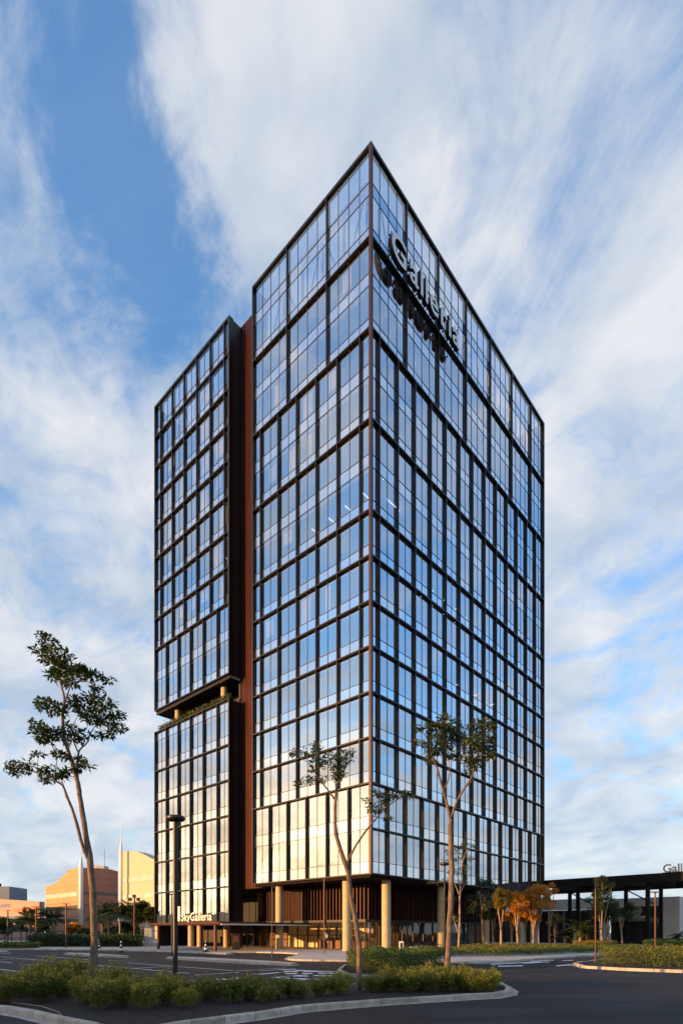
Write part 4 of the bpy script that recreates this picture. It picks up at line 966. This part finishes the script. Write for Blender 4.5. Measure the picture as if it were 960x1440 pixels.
def small_tree(name, label, x, Y, ytop, ybranch, wpx, lmat, seed, bmat=M_BARK2, n=16, dens=1.0, nst=3, z0=.1, group=None, L=.19, shape=1.0):
    random.seed(seed); px = F/Y; X = (x-480)/F*Y; zt_ = EYE+(HOR-ytop)/px; zb_ = EYE+(HOR-ybranch)/px; R = wpx/2/px
    o = thing(name, label, 'tree', (X, Y, z0), group); t = MB(); c = MB(); tips = []
    jx = random.uniform(-.15, .15)
    zs_ = z0+(zb_-z0)*random.uniform(.3, .7)
    t.tube([(X, Y, z0-.05), (X+jx*.5, Y, (z0+zs_)/2), (X+jx, Y+.05, zs_)], [.12, .10, .09], bmat, 8)
    for i in range(nst):
        a = 2*pi*i/nst+random.uniform(-.4, .4); r = R*random.uniform(.35, .75); h = zt_-(zt_-zb_)*random.uniform(.15, .45)
        pts = [(X+jx, Y+.05, zs_-.05), (X+jx+cos(a)*r*.35, Y+sin(a)*r*.35, (zs_*.6+h*.4)), (X+cos(a)*r*.7, Y+sin(a)*r*.7, zs_*.25+h*.75), (X+cos(a)*r, Y+sin(a)*r, h)]
        t.tube(pts, [.07, .055, .04, .015], bmat, 7); tips.append(pts[-1])
    for i in range(n):
        a = random.uniform(0, 2*pi); f = random.random()**.6; hz = random.uniform(0, 1); rr = R*sin(pi*min(.95, .18+.72*hz))**.6*shape
        p = (X+cos(a)*rr*f, Y+sin(a)*rr*f, zb_+(zt_-zb_)*hz*.92+.1); q = min(tips, key=lambda k: (k[0]-p[0])**2+(k[1]-p[1])**2+(k[2]-p[2])**2)
        t.tube([q, ((q[0]+p[0])/2, (q[1]+p[1])/2, (q[2]+p[2])/2-.08), p], [.02, .014, .006], bmat, 4, False)
        s = R*random.uniform(.26, .44); leafcloud(c, p, (s, s, s*.7), int(240*dens), L, L*.27, lmat)
    t.build('trunk', o, smooth=True); c.build('crown', o); return o
gy = 'young trees beside the tower'
M_LFGO = leaf('leaf_olive', (.16, .15, .028), (.34, .24, .04), .4)
small_tree('tree', 'dark leaved tree, leftmost of the dense row beside the tower', 681, 58, 1236, 1290, 42, M_LF, 31, n=26, z0=.3, group=gy, dens=1.2)
small_tree('tree', 'olive green tree between the dark tree and the golden trees', 694, 60, 1254, 1285, 26, M_LFGO, 32, n=16, z0=.3, group=gy)
small_tree('tree', 'olive gold tree with a pale straight stem in the row', 704, 51, 1252, 1283, 26, M_LFGO, 33, n=18, z0=.1, nst=2, group=gy)
small_tree('tree', 'golden tree forking low, third of the gold group from the right', 719, 61, 1252, 1298, 30, M_LFO, 34, n=20, z0=.3, group=gy)
small_tree('tree', 'golden tree in the middle of the gold group', 738, 62, 1252, 1296, 32, M_LFO, 35, n=22, z0=.3, group=gy)
small_tree('tree', 'tallest golden tree, its crown leaning right of the tower edge', 757, 60, 1243, 1296, 34, M_LFO, 36, n=26, z0=.3, group=gy)
small_tree('tree', 'small golden crown hanging over the pergola end', 772, 63, 1241, 1272, 22, M_LFO, 37, n=14, z0=.3, group=gy)
small_tree('tree', 'multi stemmed brown tree beside the golden trees', 780, 64, 1283, 1302, 20, M_LFGO, 38, n=8, z0=.3, dens=.5, nst=4, group=gy)
small_tree('tree', 'golden tree standing forward between the third and the middle golden trees', 728, 57, 1254, 1292, 26, M_LFO, 51, n=20, z0=.3, group=gy)
small_tree('tree', 'golden tree between the middle and the tallest golden trees', 748, 59, 1250, 1294, 28, M_LFO, 52, n=22, z0=.3, group=gy)
gm = 'trees before the shopping centre'
small_tree('tree', 'tall mall tree with dark crown right of the slender lamp post', 846, 60, 1232, 1290, 34, M_LF, 41, n=26, z0=.2, group=gm, dens=.9, shape=1.1)
small_tree('tree', 'pale stemmed mall tree with crown against the white pier', 854, 62, 1262, 1296, 34, M_LF, 42, n=22, z0=.2, group=gm)
small_tree('tree', 'reddish stemmed tree before the cafe shopfront', 875, 64, 1270, 1292, 30, M_LF, 43, n=16, z0=.2, group=gm)
# trees behind the car park
gl = 'broadleaf trees behind the car park'
for i, (x, Y, yt, yb__, w, lm, lab) in enumerate([
    (200, 82, 1270, 1300, 34, M_LFM, 'dark broadleaf tree touching the left edge of the tower'), (214, 78, 1278, 1302, 22, M_LFM, 'small broadleaf tree behind the gate'),
    (6, 88, 1292, 1312, 26, M_LF, 'dark broadleaf tree at the left border'), (104, 92, 1300, 1318, 26, M_LFO, 'golden bush tree under the white mast of the red building'),
    (122, 86, 1308, 1320, 26, M_LF, 'low dark tree just left of the big trunk'), (180, 86, 1300, 1318, 34, M_LF, 'low dark tree beneath the cream building'), (160, 88, 1306, 1320, 30, M_LF, 'low dark tree just right of the big trunk')]):
    small_tree('tree', lab, x, Y, yt, yb__, w, lm, 60+i, n=22, z0=0, group=gl, L=.40, dens=.7)

def palm(x, Y, ytop, label, seed, r=2.6, n=24, group='palms behind the car park', rt=.13, z0=0.0, lm=M_PALM):
    random.seed(seed); X = (x-480)/F*Y; zt_ = EYE+(HOR-ytop)/F*Y-r*.35; o = thing('palm_tree', label, 'palm tree', (X, Y, z0), group)
    t = MB(); t.tube([(X, Y, z0-.05), (X+.08, Y, zt_*.5), (X, Y, zt_)], [rt*1.3, rt, rt*.9], M_BARK2, 9); t.build('trunk', o, smooth=True)
    c = MB()
    for i in range(n):
        a = 2*pi*i/n+random.uniform(-.2, .2); el = random.uniform(-.35, 1.35); L = r*random.uniform(.85, 1.1); prev = (X, Y, zt_)
        m_ = 12
        for j in range(1, m_+1):
            s = j/m_; rr = L*s*cos(el*(1-s*.3)); h = L*s*sin(el)-(s**2)*L*.42
            p = (X+cos(a)*rr, Y+sin(a)*rr, zt_+h); d = nrm((p[0]-prev[0], p[1]-prev[1], p[2]-prev[2])); sd = nrm(crs(d, (0, 0, 1)))
            for k in (-1, 1):
                ld = nrm((d[0]*.45+sd[0]*k, d[1]*.45+sd[1]*k, d[2]*.45-.35)); c.leaf(prev, ld, nrm(crs(ld, (0.1, 0, 1))), L*.30*sin(pi*min(.96, .12+s*.85)), .085, lm)
                c.leaf(((prev[0]+p[0])/2, (prev[1]+p[1])/2, (prev[2]+p[2])/2), ld, d, L*.28*sin(pi*min(.96, .12+s*.85)), .08, lm)
            prev = p
    c.build('fronds', o); return o
for i, (x, Y, yt, lab, r) in enumerate([(41, 80, 1282, 'palm just left of the brown lamp post at the car park edge', 3.0), (29, 86, 1297, 'short palm before the pink building', 2.4), (72, 82, 1282, 'palm standing before the red building', 3.0),
    (60, 90, 1296, 'short palm between the two palms left of the red building', 2.2), (152, 84, 1272, 'palm just right of the big left trunk', 3.4), (168, 80, 1274, 'palm beneath the taller white mast', 3.2), (143, 92, 1284, 'shaggy palm half hidden by the big left trunk', 3.0), (186, 92, 1272, 'palm behind the rust utility post', 3.0), (60.5, 78, 1302, 'smallest palm left of the red building', 1.6)]):
    palm(x, Y, yt, lab, 80+i, r=r)
for i, (x, Y, yt, lab, r) in enumerate([(793, 62, 1306, 'small palm beside the golden trees', 1.8), (814, 60, 1298, 'bright small palm left of the slender lamp post', 2.1), (824, 62, 1303, 'second bright small palm touching the slender lamp post', 1.9), (953, 75, 1310, 'small palm at the right border before the cafe', 1.5)]):
    palm(x, Y, yt, lab, 95+i, r=r, n=12, group='small palms before the mall', rt=.09, z0=.1, lm=M_LFM)

# shrubs of the front bed: five kinds of bush, copied
def shrub_mesh(seed, R, H, nleaf, nfl, L=.055):
    random.seed(seed); c = MB(); fl = MB(); st = MB()
    heads = []
    for i in range(34):
        a = random.uniform(0, 2*pi); t = random.random()**.5; h = H*random.uniform(.68, 1.0)*(1-.28*t); p = (cos(a)*R*t, sin(a)*R*t, h)
        st.tube([(cos(a)*R*t*.25, sin(a)*R*t*.25, 0), (p[0]*.7, p[1]*.7, h*.6), p], [.009, .006, .003], M_BARK, 4, False); heads.append(p)
    for i in range(nleaf):
        p = random.choice(heads); s = random.uniform(.15, 1.0); q = (p[0]*(.35+.65*s)+random.gauss(0, R*.13), p[1]*(.35+.65*s)+random.gauss(0, R*.13), max(.04, p[2]*(.12+.88*s)+random.gauss(0, .05)))
        d = nrm((random.uniform(-1, 1), random.uniform(-1, 1), random.uniform(-.2, 1.1))); c.leaf(q, d, nrm(crs(d, rv())), L*random.uniform(.7, 1.4), L*.24, M_LFY)
    for i in range(nfl):
        p = random.choice(heads); q = (p[0]+random.gauss(0, R*.12), p[1]+random.gauss(0, R*.12), p[2]+random.uniform(-.08, .05)); d = nrm((random.uniform(-1, 1), random.uniform(-1, 1), .6))
        for k in range(2): u = rv(); c2 = crs(d, u); fl.leaf(q, nrm(c2), nrm(crs(d, c2)), .034, .014, M_FLOW)
    return c, fl, st
def shrub(seed, R, H, nl, nf, label, group, loc):
    c, fl, st = shrub_mesh(seed, R, H, nl, nf); o = bpy.data.objects.new('shrub', None); COL.objects.link(o); o.location = loc; tag(o, label, 'shrub', group)
    for mb, n_ in ((c, 'foliage'), (fl, 'blossom'), (st, 'stems')):
        q = bpy.data.objects.new(n_, mb.data(n_)); COL.objects.link(q); q.parent = o
    return o
bank = {}
def put(kind, x, y, sc, label, group, z=.06):
    kinds = {'big': (.47, 1.0, 4000, 300), 'mid': (.36, .66, 2400, 60), 'right': (.50, .82, 4200, 40)}
    p = G(x, y, z); v = len([1 for k in bank if k[0] == kind]); 
    if v < 3:
        R, H, nl, nf = kinds[kind]; o = shrub(500+v*7+len(kind)*31, R, H, nl, nf, label, group, p); o.scale = (sc, sc, sc); bank[(kind, v)] = o; o.rotation_euler.z = random.uniform(0, 6)
    else:
        src = bank[(kind, random.randrange(3))]; o = copy_tree(src, p, label, random.uniform(0, 6), sc)
        o['group'] = group
random.seed(99)
lbL = 'yellow flowered bushy shrub round the left tree and the tall lamp post'
for (x, y, s) in [(-25, 1406, .95), (5, 1412, .95), (30, 1403, .9), (58, 1410, 1.05), (88, 1404, 1.0), (72, 1397, 1.0), (106, 1396, 1.05), (40, 1396, .9), (120, 1412, .95), (142, 1420, .95), (160, 1403, .92), (172, 1416, .92), (205, 1420, .9), (196, 1404, .85), (232, 1413, .82), (262, 1418, .72), (228, 1402, .7), (258, 1405, .6), (10, 1398, .8), (150, 1412, .8)]:
    put('big', x, y, 1.05*s*random.uniform(.80, 1.12), lbL, 'flowering shrubs of the front bed')
lbM = 'small separate green bush in the gap between the lamp post and middle tree'
for (x, y, s) in [(292, 1409, 1.0), (326, 1411, .95), (349, 1407, 1.05), (386, 1405, .95), (376, 1410, .7), (409, 1403, .85), (421, 1405, .75), (449, 1401, .85), (476, 1399, 1.0), (305, 1404, .7)]:
    put('mid', x, y, 1.12*s*random.uniform(.95, 1.08), lbM, 'small bushes of the front bed')
lbR = 'loose green shrub in the right end of the front bed'
for (x, y, s) in [(522, 1396, .62), (538, 1394, .7), (556, 1395, .78), (575, 1396, .8), (592, 1393, .85), (612, 1396, .82), (632, 1395, .85), (652, 1394, .88), (670, 1396, .82), (686, 1396, .72), (604, 1388, .9), (640, 1387, .92), (664, 1388, .92), (688, 1389, .8), (578, 1388, .85), (550, 1389, .75)]:
    put('right', x, y, 1.2*s*random.uniform(.78, 1.12), lbR, 'loose shrubs of the front bed right end')

def hedge(name, label, poly, z0, h, n, L, lm, flow=0, fm=M_FLOW, cat='hedge', kind=None, seed=1, top=.35):
    random.seed(seed); xs = [p[0] for p in poly]; ys = [p[1] for p in poly]; base = (sum(xs)/len(xs), sum(ys)/len(ys), z0)
    def inside(x, y):
        c = False; j = len(poly)-1
        for i in range(len(poly)):
            if (poly[i][1] > y) != (poly[j][1] > y) and x < (poly[j][0]-poly[i][0])*(y-poly[i][1])/(poly[j][1]-poly[i][1])+poly[i][0]: c = not c
            j = i
        return c
    ph = [random.uniform(0, 6) for _ in range(4)]; f = MB(); fl = MB(); b_ = MB()
    hh = lambda x, y: h*(1+.10*sin(x*2.3+ph[0])+.09*sin(y*2.9+ph[1])+.07*sin(x*5.1+y*3+ph[2]))
    k = 0
    while k < n+flow:
        x, y = random.uniform(min(xs), max(xs)), random.uniform(min(ys), max(ys))
        if not inside(x, y): continue
        H = hh(x, y)
        if k < n:
            z = z0+H*(1-random.random()**2*.95); d = nrm((random.uniform(-1, 1), random.uniform(-1, 1), random.uniform(-.1, 1.2))); f.leaf((x, y, z), d, nrm(crs(d, rv())), L*random.uniform(.7, 1.4), L*.26, lm)
        else:
            d = nrm((random.uniform(-.5, .5), random.uniform(-1, 0), 1)); u = nrm(crs(d, rv())); fl.leaf((x, y, z0+H*random.uniform(.8, 1.06)), u, nrm(crs(u, d)), L*.9, L*.32, fm)
        k += 1
    if kind: 
        for i, v in enumerate(fl.f): f.f.append(tuple(len(f.v)+q for q in v)); f.m.append(f.mi(fm))
        f.v += fl.v; o = f.build(name, kind=kind); return o
    o = thing(name, label, cat, base); f.build('foliage', o)
    if flow: fl.build('blossom', o)
    return o
hp = gp([(486, 1366), (500, 1371), (560, 1370), (612, 1365), (626, 1359), (608, 1356.5), (530, 1357), (494, 1360)])
hedge('hedge', 'dense dark clipped hedge on the small island behind the middle tree', hp, .06, .86, 32000, .075, M_LFH, 260, seed=5)
hp = gp([(838, 1360), (870, 1363), (960, 1366), (1060, 1370), (1060, 1355), (960, 1352.5), (850, 1354)])
hedge('hedge', 'yellow topped flowering hedge on the kerbed island at the right edge', hp, .06, .86, 28000, .08, M_LFY, 2600, seed=6)
def bed(name, label, pts, z0, h, n, L, lm, flow, fm, seed): return hedge(name, label, gp(pts, .1), z0, h, n, L, lm, flow, fm, seed=seed)
bed('flower_bed', 'long bed of orange flowered low shrubs under the golden trees', [(640, 1346), (700, 1346.5), (760, 1344.5), (800, 1342), (806, 1337), (720, 1336), (650, 1337)], .1, .55, 30000, .11, M_LFH, 4200, M_LFO, 7)
bed('flower_bed', 'low dark planting strip before the mall right of the golden trees', [(803, 1342), (850, 1340.5), (900, 1338), (896, 1335), (805, 1336.5)], .1, .45, 14000, .11, M_LFH, 500, M_LFY, 8)
bed('flower_bed', 'leafy planting between the right column and the pale sparse tree', [(556, 1348), (640, 1346.5), (640, 1339), (600, 1338), (566, 1341)], .1, .42, 12000, .11, M_LFH, 100, M_LFY, 9)
bed('flower_bed', 'low planting below the cafe wall at the right border', [(903, 1334.5), (1000, 1333), (1000, 1330), (910, 1331)], .1, .8, 12000, .16, M_LFH, 300, M_LFM, 10)
bed('flower_bed', 'round copper coloured bush bed between the small palms', [(806, 1336.3), (850, 1336), (870, 1334), (830, 1333), (808, 1334)], .1, .75, 6000, .12, M_LFGO, 500, M_LFO, 11)
bed('hedge', 'low yellow green hedge strip along the far left kerb', [(-60, 1335), (30, 1335), (56, 1334.2), (56, 1333), (-60, 1333)], .1, .55, 12000, .16, M_LFM, 1200, M_FLOW, 12)
bed('hedge', 'dark hedge mass beneath the fence at the left', [(40, 1332.2), (200, 1332.2), (200, 1330.8), (40, 1330.8)], 0, 1.35, 26000, .24, M_LF, 0, M_LFY, 13)
# dry leaves and bark chips on the soil of the front bed
random.seed(4); lt = MB(); cx0 = [p[0] for p in inn]; cy0 = [p[1] for p in inn]; k = 0
while k < 2600:
    x, y = random.uniform(min(cx0), max(cx0)), random.uniform(min(cy0), max(cy0)); ok = False; j = len(inn)-1
    for i in range(len(inn)):
        if (inn[i][1] > y) != (inn[j][1] > y) and x < (inn[j][0]-inn[i][0])*(y-inn[i][1])/(inn[j][1]-inn[i][1])+inn[i][0]: ok = not ok
        j = i
    if ok: d = nrm((random.uniform(-1, 1), random.uniform(-1, 1), random.uniform(0, .3))); lt.leaf((x, y, .074), d, nrm(crs(d, (0, 0, 1))), random.uniform(.03, .08), .012, M_LITT); k += 1
lt.build('leaf_litter', kind='stuff')
for o in S.objects:
    if '_o' in o: del o['_o']
